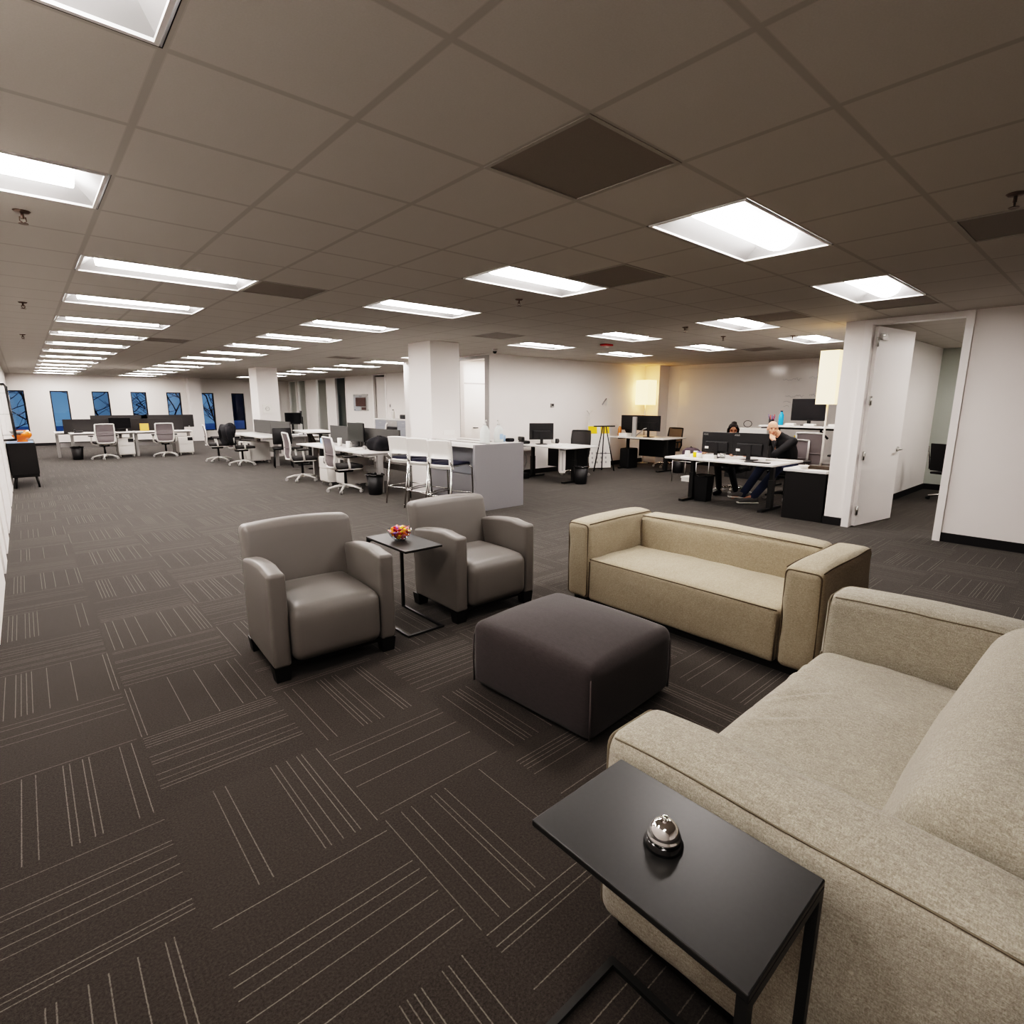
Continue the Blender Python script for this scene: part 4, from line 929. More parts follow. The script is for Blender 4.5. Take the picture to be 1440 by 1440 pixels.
t = thing('computer_tower', 'slim white computer tower hung under the desk right of the bar', 'computer', (8.02, 7.52, .22), -.75)
MB().cushion((-.06, -.2, 0), (.06, .2, .46), .012).build('case', 'whiteplastic', t); box((-.012, -.2035, .05), (.012, -.199, .42)).build('front_strip', 'silver', t); box((-.05, -.15, .46), (.05, .15, .485)).build('bracket', 'black', t)
dup(w0, (8.22, 7.18, 0), 0, 'black wastebasket in front of the desk right of the bar')
mesh_blk = task_chair('black mesh chair at the desk right of the bar', (9.15, 8.15, 0), PI/2+.35, 'black', 'meshblack', 'black', 'chrome')
tag(mesh_blk, mesh_blk['label'], 'office chair', 'dark mesh task chairs')
bottle('clear yellow capped bottle behind the monitor right of the bar', 8.52, 8.60, .735, 'frost', .035, .26, cap='yellow')
mug('mug', 'white mug on the desk right of the bar, beside the mesh chair', (8.62, 8.35, .735), 'paper', .045, .11); mug('mug', 'dark mug on the desk right of the bar', (8.58, 8.2, .735), 'black', .04, .10)
t = thing('desk_phone', 'black desk phone left of the monitor right of the bar', 'phone', (8.0, 8.62, .735), -.3); MB().cushion((-.1, -.1, 0), (.1, .1, .06), .02).build('phone_body', 'black', t); MB().cushion((-.1, -.12, .06), (-.04, .12, .15), .02).build('handset', 'black', t)
p = box((-.2, -.15, 0), (.2, .15, .012)).build('paper_stack', 'paper'); tag(at(p, 8.3, 7.85, .735, .3), 'flat white papers on the desk right of the bar', 'papers')
t = thing('power_strip_box', 'grey electronics box with cables on the floor behind the bar', 'electronics box', (7.85, 8.55, 0)); MB().cushion((-.15, -.12, 0), (.15, .12, .12), .02).build('box_body', 'black', t); MB().tube([(.05, 0, .12), (.12, -.05, .35), (.05, -.1, .5), (-.05, -.02, .62), (0, .05, .69)], .008, 6).build('cable', 'silver', t)
t = thing('mast_stand', 'slim white pole stand with clip behind the yellow topped poster', 'stand', (10.42, 8.88, 0)); MB().cyl((0, 0, 0), (0, 0, 1.34), .012, n=8).build('pole', 'whiteplastic', t); MB().tube([(-.09, 0, 1.42), (0, 0, 1.34), (.10, 0, 1.41)], .01, 6).build('clip', 'whiteplastic', t); MB().lathe([(.12, 0), (.12, .015), (.012, .02)], n=18).build('stand_base', 'whiteplastic', t)
# yellow poster board with tripod easel in front
t = thing('poster_board', 'white printed board with yellow top bands leaning behind a tripod', 'poster board', (10.60, 8.72, 0), -.45)
def lean(mb): mb.v = [(x, y - .16*(1-z), z) for x, y, z in mb.v]; return mb
lean(MB().prism([(-.29, 0), (.29, 0), (.29, .012), (-.29, .012)], .03, 1.06)).build('board', 'paper', t)
for x0, x1 in ((-.28, -.05), (.05, .28)): lean(box((x0, -.004, .86), (x1, 0, 1.04))).build('yellow_band', 'yellow', t)
for r_ in range(3):
    for k in range(4): lean(box((-.22+k*.12, -.004, .14+r_*.11), (-.18+k*.12, 0, .19+r_*.11))).build('printed_symbol', 'silver', t)
t = thing('tripod_easel', 'black tripod easel standing in front of the yellow topped board', 'easel', (10.30, 8.30, 0), -.45)
MB().bar((-.27, 0, 1.06), (.27, 0, 1.06), .03, .03).build('crossbar', 'black', t)
for p, q in (((-.04, 0, 1.06), (-.27, -.06, 0)), ((.04, 0, 1.06), (.25, -.08, 0)), ((0, .02, 1.06), (.03, .14, 0))): MB().tube([p, q], .014, 8).build('leg', 'black', t)
MB().tube([(-.17, -.035, .42), (.16, -.05, .42)], .006, 6).build('spreader', 'black', t)
# ================= desk E with floor lamp
t = standing_desk('raised white desk with two black monitors in front of the glowing lamp', (11.32, 7.80, 0), 0, 1.55, .98, .80)
monitor('black monitor on the raised desk, left one beside the silver post', (11.25, 8.20, .80), PI/2+.12, w=.60, h=.36, zc=.33); monitor('black monitor on the raised desk, right one below the glowing lamp', (11.15, 7.62, .80), PI/2-.10, w=.62, h=.36, zc=.33)
t = thing('monitor_mount', 'silver monitor post with angled arm between the two monitors', 'monitor mount', (10.98, 7.93, .80)); bev(box((-.03, -.05, 0), (.03, .05, .48)).build('post', 'silver', t), .006); MB().tube([(-.03, -.06, .02), (-.05, -.30, .20), (-.02, -.36, .22)], .014, 8).build('arm', 'silver', t)
bottle('amber bottle at the left end of the raised desk', 11.1, 8.46, .80, 'amber', .045, .26, cap='paper')
b = MB().cushion((-.1, -.1, 0), (.1, .1, .16), .05, (0,)*6, 5, lambda x, y, z: (x, y + .6*(z-.05), z)).build('black_headrest', 'black'); tag(at(b, 11.62, 8.50, .80), 'black angled gadget left of the amber bottle', 'gadget')
p = box((-.1, -.12, 0), (.1, .12, .08)).build('paper_stack', 'paper'); tag(at(p, 11.05, 8.25, .80), 'white paper stack beside the amber bottle on the raised desk', 'papers')
dup(mesh_blk, (12.15, 7.75, 0), PI/2-.15, 'brown mesh chair behind the two monitors, under the glowing lamp')
brn = [o for o in bpy.data.objects if o.name.startswith('task_chair')][-1]
def restyle(root, a, b):
    for o in root.children_recursive:
        if o.type == 'MESH' and o.data.materials[0] == M[a]:
            o.data = o.data.copy(); o.data.materials[0] = M[b]
restyle(brn, 'meshblack', 'meshbrown')
dup(w0, (11.35, 6.92, 0), 0, 'black wastebasket right of the raised desk with two monitors')
b = MB().cushion((-.2, -.14, 0), (.2, .14, .5), .04).build('desk_bin', 'black'); tag(at(b, 11.3, 8.3, 0), 'black box on the floor under the raised desk left end', 'box')
t = thing('floor_lamp', 'glowing floor lamp with paper shade in the far corner', 'floor lamp', (12.48, 8.70, 0))
MB().lathe([(.14, 0), (.14, .02), (.02, .03)], n=20).build('lamp_base', 'steel', t); MB().cyl((0, 0, .02), (0, 0, 2.2), .011, n=10).build('pole', 'steel', t)
sh = MB(); h_ = .19
for a, b in (((-h_, -h_), (h_, -h_)), ((h_, -h_), (h_, h_)), ((h_, h_), (-h_, h_)), ((-h_, h_), (-h_, -h_))): sh.add([(a[0], a[1], 1.56), (b[0], b[1], 1.56), (b[0], b[1], 2.2), (a[0], a[1], 2.2)], [(0, 1, 2, 3)])
sh.build('lamp_shade', 'lampshadehot', t)
# thermostat and small things on lamp wall
t = thing('thermostat', 'small grey thermostat on the wall above the monitor right of the bar', 'thermostat', (9.22, 8.99, 1.54)); bev(box((-.05, -.02, -.045), (.05, .009, .045)).build('housing', 'silver', t), .005); box((-.03, -.024, -.01), (.03, -.02, .03)).build('display', 'black', t)
t = thing('wall_hook', 'small dark hook with a hanging paper tag on the lamp wall', 'wall hook', (11.1, 8.985, 1.64)); MB().tube([(-.08, -.01, -.08), (0, -.03, .03), (.06, -.02, .07)], .016, 6).build('hook', 'ink', t); box((.10, -.008, -.10), (.22, .010, .08)).build('paper_tag', 'paper', t)
# ================= whiteboard with faint writing
t = thing('whiteboard', 'wall sized glossy whiteboard with faint grey handwriting', 'whiteboard', (13.29, 5.45, 0))
bev(box((-.012, -2.75, .35), (.009, 2.75, 2.50)).build('board', 'whiteboard', t), .003)
r_ = random.Random(2)
def scribble(y, z, L, h):
    pts = []; n = int(L/.013)
    for k in range(n): pts.append((-.0135, y - L*k/n + .012*math.sin(k*2.1), z + h*math.sin(k*1.1+r_.random()*2.2)*r_.random() + .02*math.sin(k*.4) + .03*k/n))
    return MB().tube(pts, .0032, 4)
for y, z, L, h in ((.06, 2.13, .42, .03), (-.50, 2.16, .26, .035), (-.88, 2.17, .35, .03), (-.03, 1.75, .40, .035), (-.55, 1.77, .28, .035), (.0, 1.62, .16, .02), (.0, 1.52, .14, .02)): scribble(y, z, L, h).build('handwriting', 'ink', t)
# ================= standing desk H by whiteboard
t = standing_desk('tall white standing desk against the whiteboard, behind the bald man', (10.85, 3.85, 0), 0, 1.75, .72, 1.19, mod=False)
MB().tube([(-.06, -.15, 1.18), (-.16, -.16, 1.10), (-.20, -.30, .98)], .02, 8).build('arm_clamp', 'black', t)
monitor('large black monitor on the tall standing desk behind the bald man', (10.9, 4.0, 1.19), -PI/2, w=.62, h=.40, zc=.29); monitor('black monitor partly hidden behind the tall cream lamp', (10.9, 3.27, 1.19), -PI/2-.25, w=.56, h=.40, zc=.27)
bottle('blue water bottle on the tall standing desk', 10.85, 4.47, 1.19, 'blue', .045, .27, cap='navy')
t = thing('pen_cup', 'black cup of purple pens on the tall standing desk', 'pen cup', (10.9, 4.67, 1.19)); MB().lathe([(.045, 0), (.05, .10), (.045, .10), (.04, .01), (0, .01)], n=16).build('cup', 'black', t)
M['pen'] = simple('purple_pen', (.12, .08, .28), .4)
for k in range(7): a = k*.9; MB().tube([(.02*math.cos(a), .02*math.sin(a), .02), (.06*math.cos(a), .06*math.sin(a), .17+.015*(k % 3))], .006, 6).build('pen', ('pen', 'red', 'pen', 'black')[k % 4], t)
for k, (y, lb) in enumerate([(4.20, 'small white gadget left below the large monitor'), (3.86, 'small white gadget under the large monitor'), (3.45, 'white gadget between lamp pole and hidden monitor')]):
    b = MB().cushion((-.06, -.09, 0), (.06, .09, .045), .015).build('desk_gadget', 'paper'); tag(at(b, 10.62, y, 1.19), lb, 'gadget', 'white gadgets on the tall desk')
t = task_chair('dark mesh chair beneath the tall standing desk', (10.15, 3.55, 0), -PI/2-.05, 'silver', 'meshback', 'black', 'black'); tag(t, t['label'], 'office chair', 'dark mesh task chairs'); t.scale = (1, 1, 1.12)
b = box((-.06, -.005, 0), (.06, .005, .08)).build('yellow_sticker', 'yellow'); tag(b, 'yellow sticker hanging below the tall standing desk', 'sticker'); b.location = (10.80, 4.15, .93)
# printer on low cabinet
t = thing('low_cabinet', 'dark low cabinet under the printer behind the two people', 'cabinet', (11.75, 5.35, 0)); bev(box((-.25, -.5, 0), (.25, .5, .80)).build('carcass', 'darkgrey', t), .004); box((-.262, -.48, .04), (-.25, -.01, .78)).build('door', 'darkgrey', t); box((-.262, .01, .04), (-.25, .48, .78)).build('door', 'darkgrey', t)
t = thing('printer', 'white printer on the low cabinet between the two people', 'printer', (11.72, 5.30, .80)); MB().cushion((-.2, -.30, 0), (.2, .30, .29), .02).build('printer_body', 'whiteplastic', t); box((-.12, -.27, .29), (.12, -.13, .31)).build('control_panel', 'black', t); box((-.215, -.2, .06), (-.195, .2, .09)).build('paper_slot', 'silver', t)
t = thing('desk_headset', 'black looped headset on the printer top', 'headset', (11.72, 5.52, 1.09)); MB().tube([(0, .09*math.cos(k*PI/6), .075+.07*math.sin(k*PI/6)) for k in range(12)], .007, 6, True).build('loop', 'black', t)
# ================= desk F (people)
t = standing_desk('white desk with two black monitors where two people sit', (8.30, 4.12, 0), 0, 1.75, 1.06, .735, mod=False)
def back_text(mon, body, size, x, z):
    cu = bpy.data.curves.new('text', 'FONT'); cu.body = body; cu.size = size; cu.extrude = .0005
    o = bpy.data.objects.new('text', cu); COL.objects.link(o)
    dg = bpy.context.evaluated_depsgraph_get(); me = bpy.data.meshes.new_from_object(o.evaluated_get(dg)); bpy.data.objects.remove(o)
    me.materials.clear(); me.materials.append(M['silver']); q = bpy.data.objects.new('logo_text', me); COL.objects.link(q); q.parent = mon
    q.location = (x, .0175, z); q.rotation_euler = (PI/2, 0, PI)
m1 = monitor('black monitor with its back to us, left one on the desk with people', (8.22, 4.33, .735), PI/2, w=.52, h=.33, zc=.24); back_text(m1, 'ASUS', .035, .24, .355)
m2 = monitor('black monitor with its back to us, right one on the desk with people', (8.22, 3.80, .735), PI/2, w=.54, h=.35, zc=.235); back_text(m2, 'ASUS', .035, .25, .36)
for m_, x, z in ((m1, .16, .16), (m2, .17, .15)): box((x-.03, .043, z-.018), (x+.03, .046, z+.018)).build('sticker', 'paper', m_)
for k, (x, y, lb) in enumerate([(8.0, 4.72, 'white cup at the left end of the desk with people'), (8.05, 4.60, 'yellow jar on the desk with people'), (7.98, 4.50, 'white and blue jar on the desk with people')]):
    t = thing('jar', lb, 'jar', (x, y, .735)); MB().lathe([(.035, 0), (.042, .01), (.042, .075), (.036, .085)], n=16).build('jar_body', ('paper', 'yellow', 'frost')[k], t); MB().lathe([(.038, .083), (.038, .10), (0, .10)], n=16).build('lid', ('paper', 'paper', 'pen')[k], t)
b = box((-.05, -.09, 0), (.05, .09, .06)).build('card_box', 'paper'); tag(at(b, 7.95, 4.30, .735), 'small white box in front of the left monitor', 'box')
mug('glass_jar', 'clear glass on the desk right of the small white box', (8.0, 4.12, .735), 'clearglass', .04, .10, handle=False)
p = box((-.12, -.2, 0), (.12, .2, .01)).build('paper_stack', 'paper'); tag(at(p, 8.02, 4.0, .735, .1), 'white papers below the two monitors with people', 'papers')
b = box((-.05, -.17, 0), (.05, .17, .012)).build('remote_strip', 'black'); tag(at(b, 7.95, 3.55, .735, .1), 'black adapter strip at the near right of the desk', 'adapter')
b = bev(box((-.12, -.18, 0), (.12, .18, .02)).build('laptop', 'whiteplastic')); tag(at(b, 8.5, 3.45, .735, .1), 'closed white laptop on the desk beside the bald man', 'laptop')
t = thing('trash_bin', 'tall black slim bin by the left leg of the desk with people', 'bin', (8.30, 4.56, 0)); m = MB(); m.add([(-.09, -.10, 0), (.09, -.10, 0), (.09, .10, 0), (-.09, .10, 0), (-.11, -.12, .42), (.11, -.12, .42), (.11, .12, .42), (-.11, .12, .42)], [(0, 3, 2, 1), (0, 1, 5, 4), (1, 2, 6, 5), (2, 3, 7, 6), (3, 0, 4, 7), (4, 5, 6, 7)]); m.build('bin_body', 'black', t); MB().tube([(-.11, -.12, .42), (.11, -.12, .42), (.11, .12, .42), (-.11, .12, .42)], .014, 6, True).build('rim', 'glossblack', t)
# cabinet G with lamp
t = thing('storage_cabinet', 'black cabinet with white top beside the white door wall', 'cabinet', (8.16, 2.86, 0)); bev(box((-.26, -.265, 0), (.26, .265, .66)).build('carcass', 'blackfoot', t), .004); bev(box((-.28, -.27, .66), (.28, .29, .70)).build('top', 'white', t), .006)
t = thing('tall_lamp', 'tall cream shaded lamp standing on the black cabinet', 'lamp', (8.13, 2.76, .70))
bev(box((-.08, -.13, 0), (.08, .13, .05)).build('lamp_base', 'brownbase', t), .004); MB().cyl((0, 0, .05), (0, 0, 1.0), .012, n=10).build('pole', 'whiteplastic', t)
sh = MB(); h_ = .115
for a, b in (((-h_, -h_), (h_, -h_)), ((h_, -h_), (h_, h_)), ((h_, h_), (-h_, h_)), ((-h_, h_), (-h_, -h_))): sh.add([(a[0], a[1], .875), (b[0], b[1], .875), (b[0], b[1], 1.57), (a[0], a[1], 1.57)], [(0, 1, 2, 3)])
sh.build('lamp_shade', 'lampshade', t); MB().ball((0, 0, 1.2), .04).build('bulb', 'lampshadehot', t)
b = MB().lathe([(.035, 0), (.07, .05), (.066, .05), (.03, .006), (0, .006)], n=16, sy=1.0).build('small_dish', 'paper'); tag(at(b, 7.98, 2.92, .70), 'small white dish on the cabinet in front of the lamp pole', 'dish')
# glass side table with bag
t = thing('glass_table', 'low glass topped table with thin steel legs left of the woman', 'side table', (10.2, 5.93, 0))
box((-.26, -.28, .44), (.26, .28, .452)).build('glass_top', 'clearglass', t); m = MB()
m.tube([(-.25, -.27, .43), (.25, -.27, .43), (.25, .27, .43), (-.25, .27, .43)], .009, 6, True); m.build('top_rail', 'steel', t)
for sx in (-.25, .25):
    for sy in (-.27, .27): MB().cyl((sx, sy, 0), (sx, sy, .43), .009, n=8).build('leg', 'steel', t)
b = box((-.12, -.16, 0), (.12, .16, .09)).build('shoe_box', 'paper'); tag(b, 'white box beneath the low glass table', 'box'); box((-.13, -.17, .07), (.13, .17, .10)).build('lid', 'paper', b); b.location = (10.25, 5.92, 0)
t = thing('backpack', 'dark purple patterned bag on the low glass table', 'bag', (10.35, 6.02, .452)); M['bagcloth'] = simple('dark_patterned_cloth', (.07, .05, .06), .9, var=.6, scale=40)
MB().cushion((-.12, -.17, 0), (.12, .17, .22), .09, (.02,)*6).build('bag_body', 'bagcloth', t); MB().tube([(-.02, -.06, .21), (-.02, 0, .26), (-.02, .06, .21)], .008, 6).build('bag_strap', 'blacksoft', t)
# office chair behind the open door
t = thing('conference_chair', 'black mesh chair with chrome arms inside the office behind the door', 'office chair', (11.45, 1.84, 0), -PI/2-.35)
MB().cushion((-.23, -.26, .50), (.23, -.235, .95), .011, (0,)*6, 5, lambda x, y, z: (x, y - .15*(z-.5), z)).build('backrest', 'meshblack', t); MB().cushion((-.24, -.23, .44), (.24, .24, .475), .015).build('seat', 'meshblack', t)
for s in (-1, 1): MB().tube([(s*.25, -.24, .52), (s*.255, -.31, .90), (s*.26, -.28, .72), (s*.27, -.05, .70), (s*.27, .12, .68), (s*.27, .16, .60), (s*.25, .05, .47)], .012, 8).build('armrest', 'chrome', t)
m = MB(); m.cyl((0, 0, .06), (0, 0, .45), .025)
for k in range(5): m.tube([(0, 0, .12), (.30*math.cos(k*1.257), .30*math.sin(k*1.257), .06)], .018, 8)
m.build('star_base', 'chrome', t)
for k in range(5): x, y = .30*math.cos(k*1.257), .30*math.sin(k*1.257); MB().cyl((x-.02, y, .028), (x+.02, y, .028), .028, n=12).build('caster', 'black', t)
# ================================================================== PEOPLE
def limb(mb, pts, rs, n=12):
    """tapered limb: swept tube with round ends and joints"""
    mb.tube(pts, list(rs), n)
    for p, r in zip(pts, rs): mb.ball(p, r, n, 8)
def remesh(mb, name, mat, parent, vox=.008, it=6):
    o = mb.build(name, mat, parent)
    a = o.modifiers.new('r', 'REMESH'); a.mode = 'VOXEL'; a.voxel_size = vox; a.use_smooth_shade = True
    b = o.modifiers.new('s', 'SMOOTH'); b.factor = .5; b.iterations = it
    dg = bpy.context.evaluated_depsgraph_get(); me = bpy.data.meshes.new_from_object(o.evaluated_get(dg))
    me.name = name; o.modifiers.clear(); old = o.data; o.data = me; bpy.data.meshes.remove(old)
    me.materials.clear(); me.materials.append(M[mat]); me.polygons.foreach_set('use_smooth', [True]*len(me.polygons)); return o
def hand(mb, wrist, fdir, normal, thumb_side, curl):
    """palm, four unequal fingers bent by curl toward the palm normal, thumb from the side of the palm"""
    w = Vector(wrist); f = Vector(fdir).normalized(); n = Vector(normal); n = (n - f*n.dot(f)).normalized(); s = f.cross(n)*thumb_side
    for k in (-1, 0, 1): limb(mb, [w + s*k*.018, w + f*.045 + s*k*.024, w + f*.085 + s*k*.027], [.018, .017, .013], 8)
    for k, (L, off) in enumerate([(.92, .030), (1.0, .010), (.95, -.011), (.75, -.030)]):
        p = w + f*(.088 - .004*abs(k-1)) + s*off; pts = [p]; a = curl*.5
        for seg in (.040*L, .025*L, .021*L):
            d = f*math.cos(a) + n*math.sin(a) + s*off*1.2; p = p + d.normalized()*seg; pts.append(p); a += curl
        limb(mb, pts, [.0095, .009, .0082, .007], 8)
    p = w + f*.028 + s*.030; d1 = (f*.62 + s*.72 + n*.25).normalized(); d2 = (f*.85 + s*.25 + n*.4).normalized()
    limb(mb, [p, p+d1*.038, p+d1*.038+d2*.030, p+d1*.038+d2*.052], [.013, .011, .010, .008], 8)
def head_parts(mb, c, yaw, pitch=0.0, s=1.0):
    """skull, jaw, nose, ears in a frame whose face looks along -y"""
    R_ = Matrix.Translation(c) @ Matrix.Rotation(yaw, 4, 'Z') @ Matrix.Rotation(pitch, 4, 'X') @ Matrix.Scale(s, 4)
    q = MB(); q.ball((0, .012, .032), (.077, .094, .088), 20, 12); q.ball((0, -.022, -.045), (.058, .066, .068), 18, 10); q.ball((0, -.058, -.088), (.030, .024, .020), 12, 8)
    q.tube([(0, -.086, .012), (0, -.100, -.012), (0, -.104, -.026)], [.009, .012, .014], 8); q.ball((0, -.104, -.026), .014, 10, 7)
    for k in (-1, 1):
        q.ball((k*.013, -.094, -.029), .009, 8, 6); q.ball((k*.079, .012, -.008), (.010, .020, .032), 10, 8); q.tube([(k*.014, -.083, .030), (k*.045, -.072, .030)], .008, 6); q.ball((k*.038, -.062, -.030), (.022, .02, .022), 10, 7)
    mb.add([(R_ @ Vector(v))[:] for v in q.v], q.f, True); return R_
def face_bits(R_, root, lip):
    for k in (-1, 1):
        q = MB(); q.ball((k*.030, -.080, .012), (.011, .007, .006), 10, 7); o = q.build('eye', 'eye', root); o.data.transform(R_)
    q = MB(); q.tube([(-.024, -.083, -.060), (0, -.090, -.058), (.024, -.083, -.060)], [.004, .007, .004], 8); o = q.build('lips', lip, root); o.data.transform(R_)
    for k in (-1, 1):
        q = MB(); q.tube([(k*.014, -.090, .034), (k*.032, -.088, .040), (k*.047, -.078, .034)], .0045, 6); o = q.build('eyebrow', 'hair' if root.get('dark') else 'beard', root); o.data.transform(R_)
# ---------------- bald man in black sweater, facing the left, hand at mouth
root = thing('person', 'bald person in black sweater and jeans, hand at mouth, sitting behind monitors', 'person', (0, 0, 0), 0)
hd = Vector((9.17, 3.895, 1.185)); yaw = -1.02
hipL, hipR = (9.42, 3.64, .595), (9.42, 3.84, .595); kL, kR = (8.97, 3.66, .575), (8.98, 3.93, .575); aL, aR = (8.68, 3.88, .125), (8.63, 4.03, .165)
shL, shR = (9.27, 3.60, .985), (9.24, 3.97, .975); eL, eR = (8.88, 3.70, .80), (8.98, 4.12, .80); wL, wR = (9.03, 3.80, 1.01), (8.72, 4.06, .785)
b = MB()
R_ = head_parts(b, hd, yaw, .12)
limb(b, [(9.29, 3.76, 1.0), (9.22, 3.85, 1.12)], [.062, .056])
limb(b, [(9.42, 3.73, .62), (9.37, 3.72, .80), (9.31, 3.73, .95)], [.09, .085, .08])
for pts in ((hipL, kL, aL), (hipR, kR, aR)): limb(b, pts, [.07, .05, .036])
limb(b, [shL, eL, wL], [.048, .036, .026]); limb(b, [shR, eR, wR], [.048, .036, .026])
hand(b, wL, (.02, .10, .10), (.55, .6, -.3), -1, .75); hand(b, wR, (-1, -.1, -.05), (0, 0, -1), 1, .28)
for a_, d_ in ((aL, (8.50, 4.0, .05)), (aR, (8.44, 4.12, .10))): limb(b, [a_, d_], [.035, .03])
remesh(b, 'body', 'skinA', root, .0065, 5); face_bits(R_, root, 'lip')
g = MB()
limb(g, [(9.43, 3.72, .64), (9.38, 3.71, .80), (9.32, 3.72, .93)], [.15, .155, .145], 16)
limb(g, [shL, (9.30, 3.76, .99), shR], [.075, .085, .075], 14); limb(g, [(9.30, 3.75, 1.0), (9.262, 3.80, 1.065)], [.10, .071], 14)
limb(g, [shL, eL, tuple(Vector(eL).lerp(Vector(wL), .82))], [.072, .058, .042], 14); limb(g, [shR, eR, tuple(Vector(eR).lerp(Vector(wR), .86))], [.072, .058, .042], 14)
remesh(g, 'sweater', 'sweater', root, .011, 5)
g = MB(); limb(g, [(9.44, 3.70, .61), (9.44, 3.78, .61)], [.125, .125], 14)
for pts in ((hipL, kL, tuple(Vector(kL).lerp(Vector(aL), 1.1))), (hipR, kR, tuple(Vector(kR).lerp(Vector(aR), 1.1)))): limb(g, pts, [.098, .076, .060], 14)
remesh(g, 'jeans', 'jeans', root, .011, 4)
def shoe(heel, toe, lift):
    d = Vector(toe)-Vector(heel); L = d.length; a = math.atan2(d.y, d.x); tl = math.asin(max(-.9, min(.9, d.z/L)))
    mt = Matrix.Translation(heel) @ Matrix.Rotation(a, 4, 'Z') @ Matrix.Rotation(-tl, 4, 'Y')
    u = MB().cushion((-.05, -.045, .02), (L+.02, .045, .095), .03, (0,)*6, 6, lambda x, y, z: (x, y*(1-.25*max(0, (x-L*.7)/L)), z if x < L*.4 else .02+(z-.02)*(1-.6*(x-L*.4)/L)))
    o = u.build('shoe', 'shoe', root); o.data.transform(mt)
    s_ = MB().cushion((-.054, -.048, -.003), (L+.025, .048, .018), .009); q = s_.build('sole', 'sole', o); q.data.transform(mt)
shoe((8.67, 3.865, .008), (8.46, 4.02, .012), 0); shoe((8.62, 4.02, .075), (8.41, 4.15, .10), 0)
task_chair('white framed chair the bald person sits on', (9.47, 3.73, 0), PI/2+.08, 'silver', 'meshback', 'black', 'black')
# ---------------- woman half hidden behind the left monitor
root = thing('person', 'dark haired person in black, face half hidden behind the left monitor', 'person', (0, 0, 0), 0); root['dark'] = 1
hd = Vector((9.20, 4.58, 1.125)); yaw = -1.05
hipL, hipR = (9.40, 4.54, .595), (9.40, 4.72, .595); kL, kR = (8.97, 4.46, .575), (8.97, 4.70, .575); aL, aR = (9.05, 4.38, .12), (9.08, 4.70, .12)
shL, shR = (9.30, 4.46, .955), (9.30, 4.80, .955); eL, eR = (9.02, 4.40, .81), (9.02, 4.88, .81); wL, wR = (8.74, 4.30, .785), (8.74, 4.76, .785)
b = MB(); R_ = head_parts(b, hd, yaw, .22, .95)
limb(b, [(9.32, 4.63, .95), (9.24, 4.645, 1.06)], [.055, .048])
limb(b, [(9.40, 4.63, .62), (9.37, 4.63, .78), (9.32, 4.63, .93)], [.095, .085, .09])
for pts in ((hipL, kL, aL), (hipR, kR, aR)): limb(b, pts, [.065, .045, .034])
limb(b, [shL, eL, wL], [.042, .032, .023]); limb(b, [shR, eR, wR], [.042, .032, .023])
hand(b, wL, (-1, -.15, -.08), (0, 0, -1), 1, .35); hand(b, wR, (-1, .05, -.08), (0, 0, -1), -1, .35)
remesh(b, 'body', 'skinB', root, .0065, 5); face_bits(R_, root, 'lip')
h = MB(); h.ball((0, .026, .048), (.088, .098, .088), 18, 12); h.ball((0, .07, -.01), (.075, .06, .085), 14, 10); h.ball((.01, .05, .125), (.05, .05, .038), 14, 9)
for k in (-1, 1): h.tube([(k*.05, -.05, .085), (k*.085, -.012, .03), (k*.084, .02, -.05), (k*.07, .05, -.09)], [.022, .022, .022, .016], 8)
o = remesh(h, 'hair', 'hair', root, .007, 3); o.data.transform(R_)
g = MB(); limb(g, [(9.41, 4.63, .64), (9.38, 4.63, .78), (9.33, 4.63, .92)], [.125, .118, .112], 16); limb(g, [shL, (9.33, 4.63, .96), shR], [.064, .075, .064], 14)
limb(g, [shR, eR, tuple(Vector(eR).lerp(Vector(wR), .9))], [.06, .048, .036], 14); limb(g, [shL, eL], [.06, .048], 14)
remesh(g, 'blouse', 'blacksoft', root, .011, 4)
g = MB(); limb(g, [tuple(Vector(eL).lerp(Vector(wL), .1)), tuple(Vector(eL).lerp(Vector(wL), .9))], [.047, .036], 14); remesh(g, 'patterned_sleeve', 'pink', root, .009, 3)
g = MB(); limb(g, [(9.42, 4.59, .61), (9.42, 4.67, .61)], [.118, .118], 14)
for pts in ((hipL, kL), (hipR, kR)): limb(g, pts, [.092, .074], 14)
remesh(g, 'trousers', 'olive', root, .011, 4)
for k_, a_ in ((kL, aL), (kR, aR)):
    g = MB(); limb(g, [tuple(Vector(k_)+Vector((.02, 0, -.08))), tuple(Vector(a_)+Vector((0, 0, .02)))], [.062, .05], 12); limb(g, [tuple(Vector(a_)+Vector((.03, 0, -.075))), tuple(Vector(a_)+Vector((-.15, 0, -.085)))], [.045, .032], 12)
    remesh(g, 'boot', 'blacksoft', root, .010, 3)
task_chair('dark chair with chrome base the dark haired person sits on', (9.46, 4.63, 0), PI/2, 'black', 'meshblack', 'black', 'chrome')
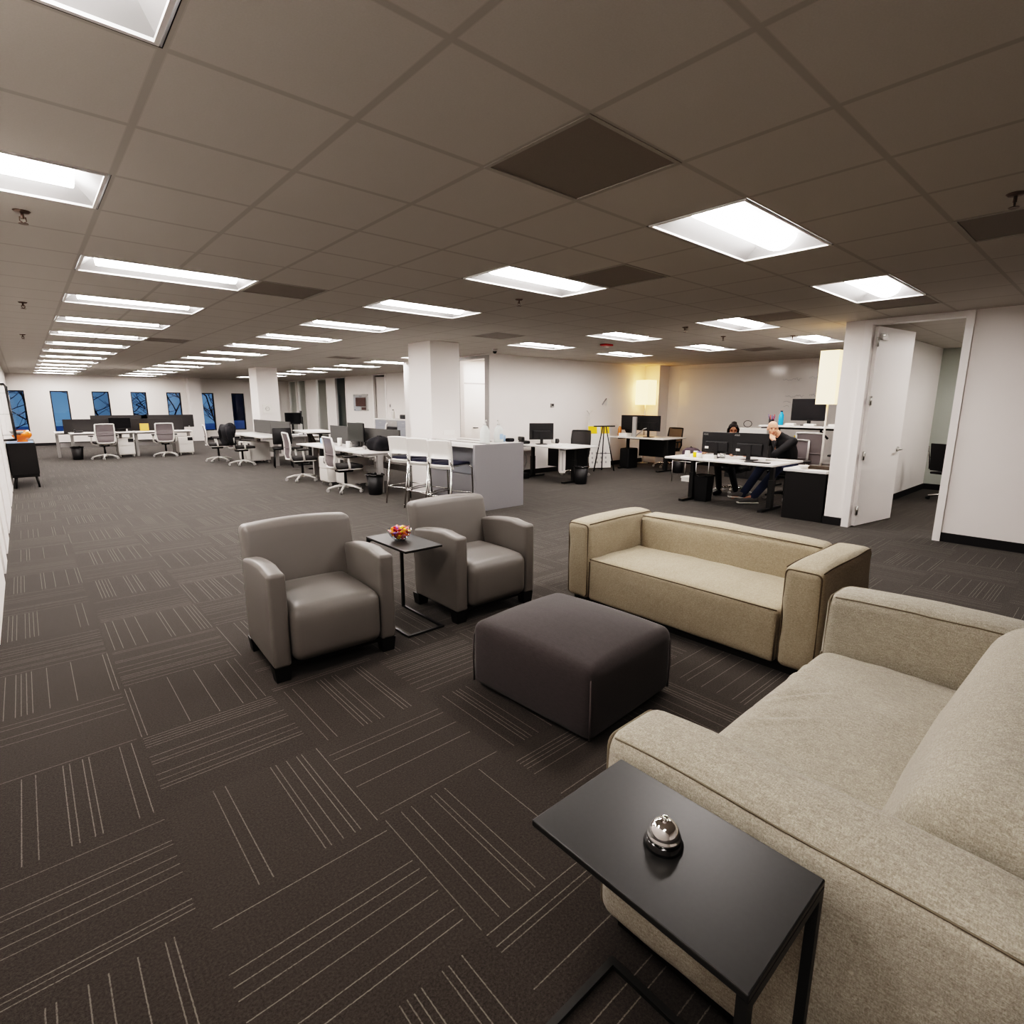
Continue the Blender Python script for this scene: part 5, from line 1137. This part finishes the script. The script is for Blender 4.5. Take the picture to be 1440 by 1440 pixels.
# ================================================================== CAMERA AND WORLD
F, YAW, PITCH, ROLL = 763.93, .7263, .1955, .0034
cy_, sy_, cp_, sp_ = math.cos(YAW), math.sin(YAW), math.cos(PITCH), math.sin(PITCH)
fw = Vector((sy_*cp_, cy_*cp_, -sp_)); rt = Vector((cy_, -sy_, 0)); up = rt.cross(fw)
cr, sr = math.cos(ROLL), math.sin(ROLL)
rt, up = cr*rt + sr*up, -sr*rt + cr*up
cd = bpy.data.cameras.new('camera'); cam = bpy.data.objects.new('camera', cd); COL.objects.link(cam)
cam.matrix_world = Matrix(((rt.x, up.x, -fw.x, 0), (rt.y, up.y, -fw.y, 0), (rt.z, up.z, -fw.z, 1.56), (0, 0, 0, 1)))
cd.sensor_fit = 'HORIZONTAL'; cd.sensor_width = 36; cd.lens = 36*F/1440; cd.clip_start = .03; cd.clip_end = 300
bpy.context.scene.camera = cam
w = bpy.data.worlds.new('dusk'); bpy.context.scene.world = w; w.use_nodes = True
nt = w.node_tree; bg = nt.nodes['Background']
tc = nt.nodes.new('ShaderNodeTexCoord'); sp = nt.nodes.new('ShaderNodeSeparateXYZ'); nt.links.new(tc.outputs['Generated'], sp.inputs[0])
rp = nt.nodes.new('ShaderNodeValToRGB'); nt.links.new(sp.outputs[2], rp.inputs[0])
rp.color_ramp.elements[0].position = 0; rp.color_ramp.elements[0].color = (.21, .37, .60, 1)
rp.color_ramp.elements[1].position = .35; rp.color_ramp.elements[1].color = (.085, .19, .40, 1)
nz = nt.nodes.new('ShaderNodeTexNoise'); nz.inputs['Scale'].default_value = 14; nt.links.new(tc.outputs['Generated'], nz.inputs['Vector'])
mx = nt.nodes.new('ShaderNodeMix'); mx.data_type = 'RGBA'; mx.blend_type = 'MULTIPLY'; mx.inputs[0].default_value = .75
nt.links.new(rp.outputs[0], mx.inputs[6]); nt.links.new(nz.outputs['Fac'], mx.inputs[7]); nt.links.new(mx.outputs[2], bg.inputs[0])
bg.inputs[1].default_value = .8
sc = bpy.context.scene
sc.view_settings.view_transform = 'Filmic'; sc.view_settings.look = 'Very High Contrast'; sc.view_settings.exposure = 0.0
sc.cycles.use_adaptive_sampling = True; sc.cycles.adaptive_threshold = .02
sc.cycles.max_bounces = 9; sc.cycles.diffuse_bounces = 6; sc.cycles.glossy_bounces = 3; sc.cycles.transparent_max_bounces = 12
sc.cycles.use_denoising = True; sc.cycles.sample_clamp_indirect = 6; sc.cycles.caustics_reflective = False; sc.cycles.caustics_refractive = False
sc.cycles.use_light_tree = True
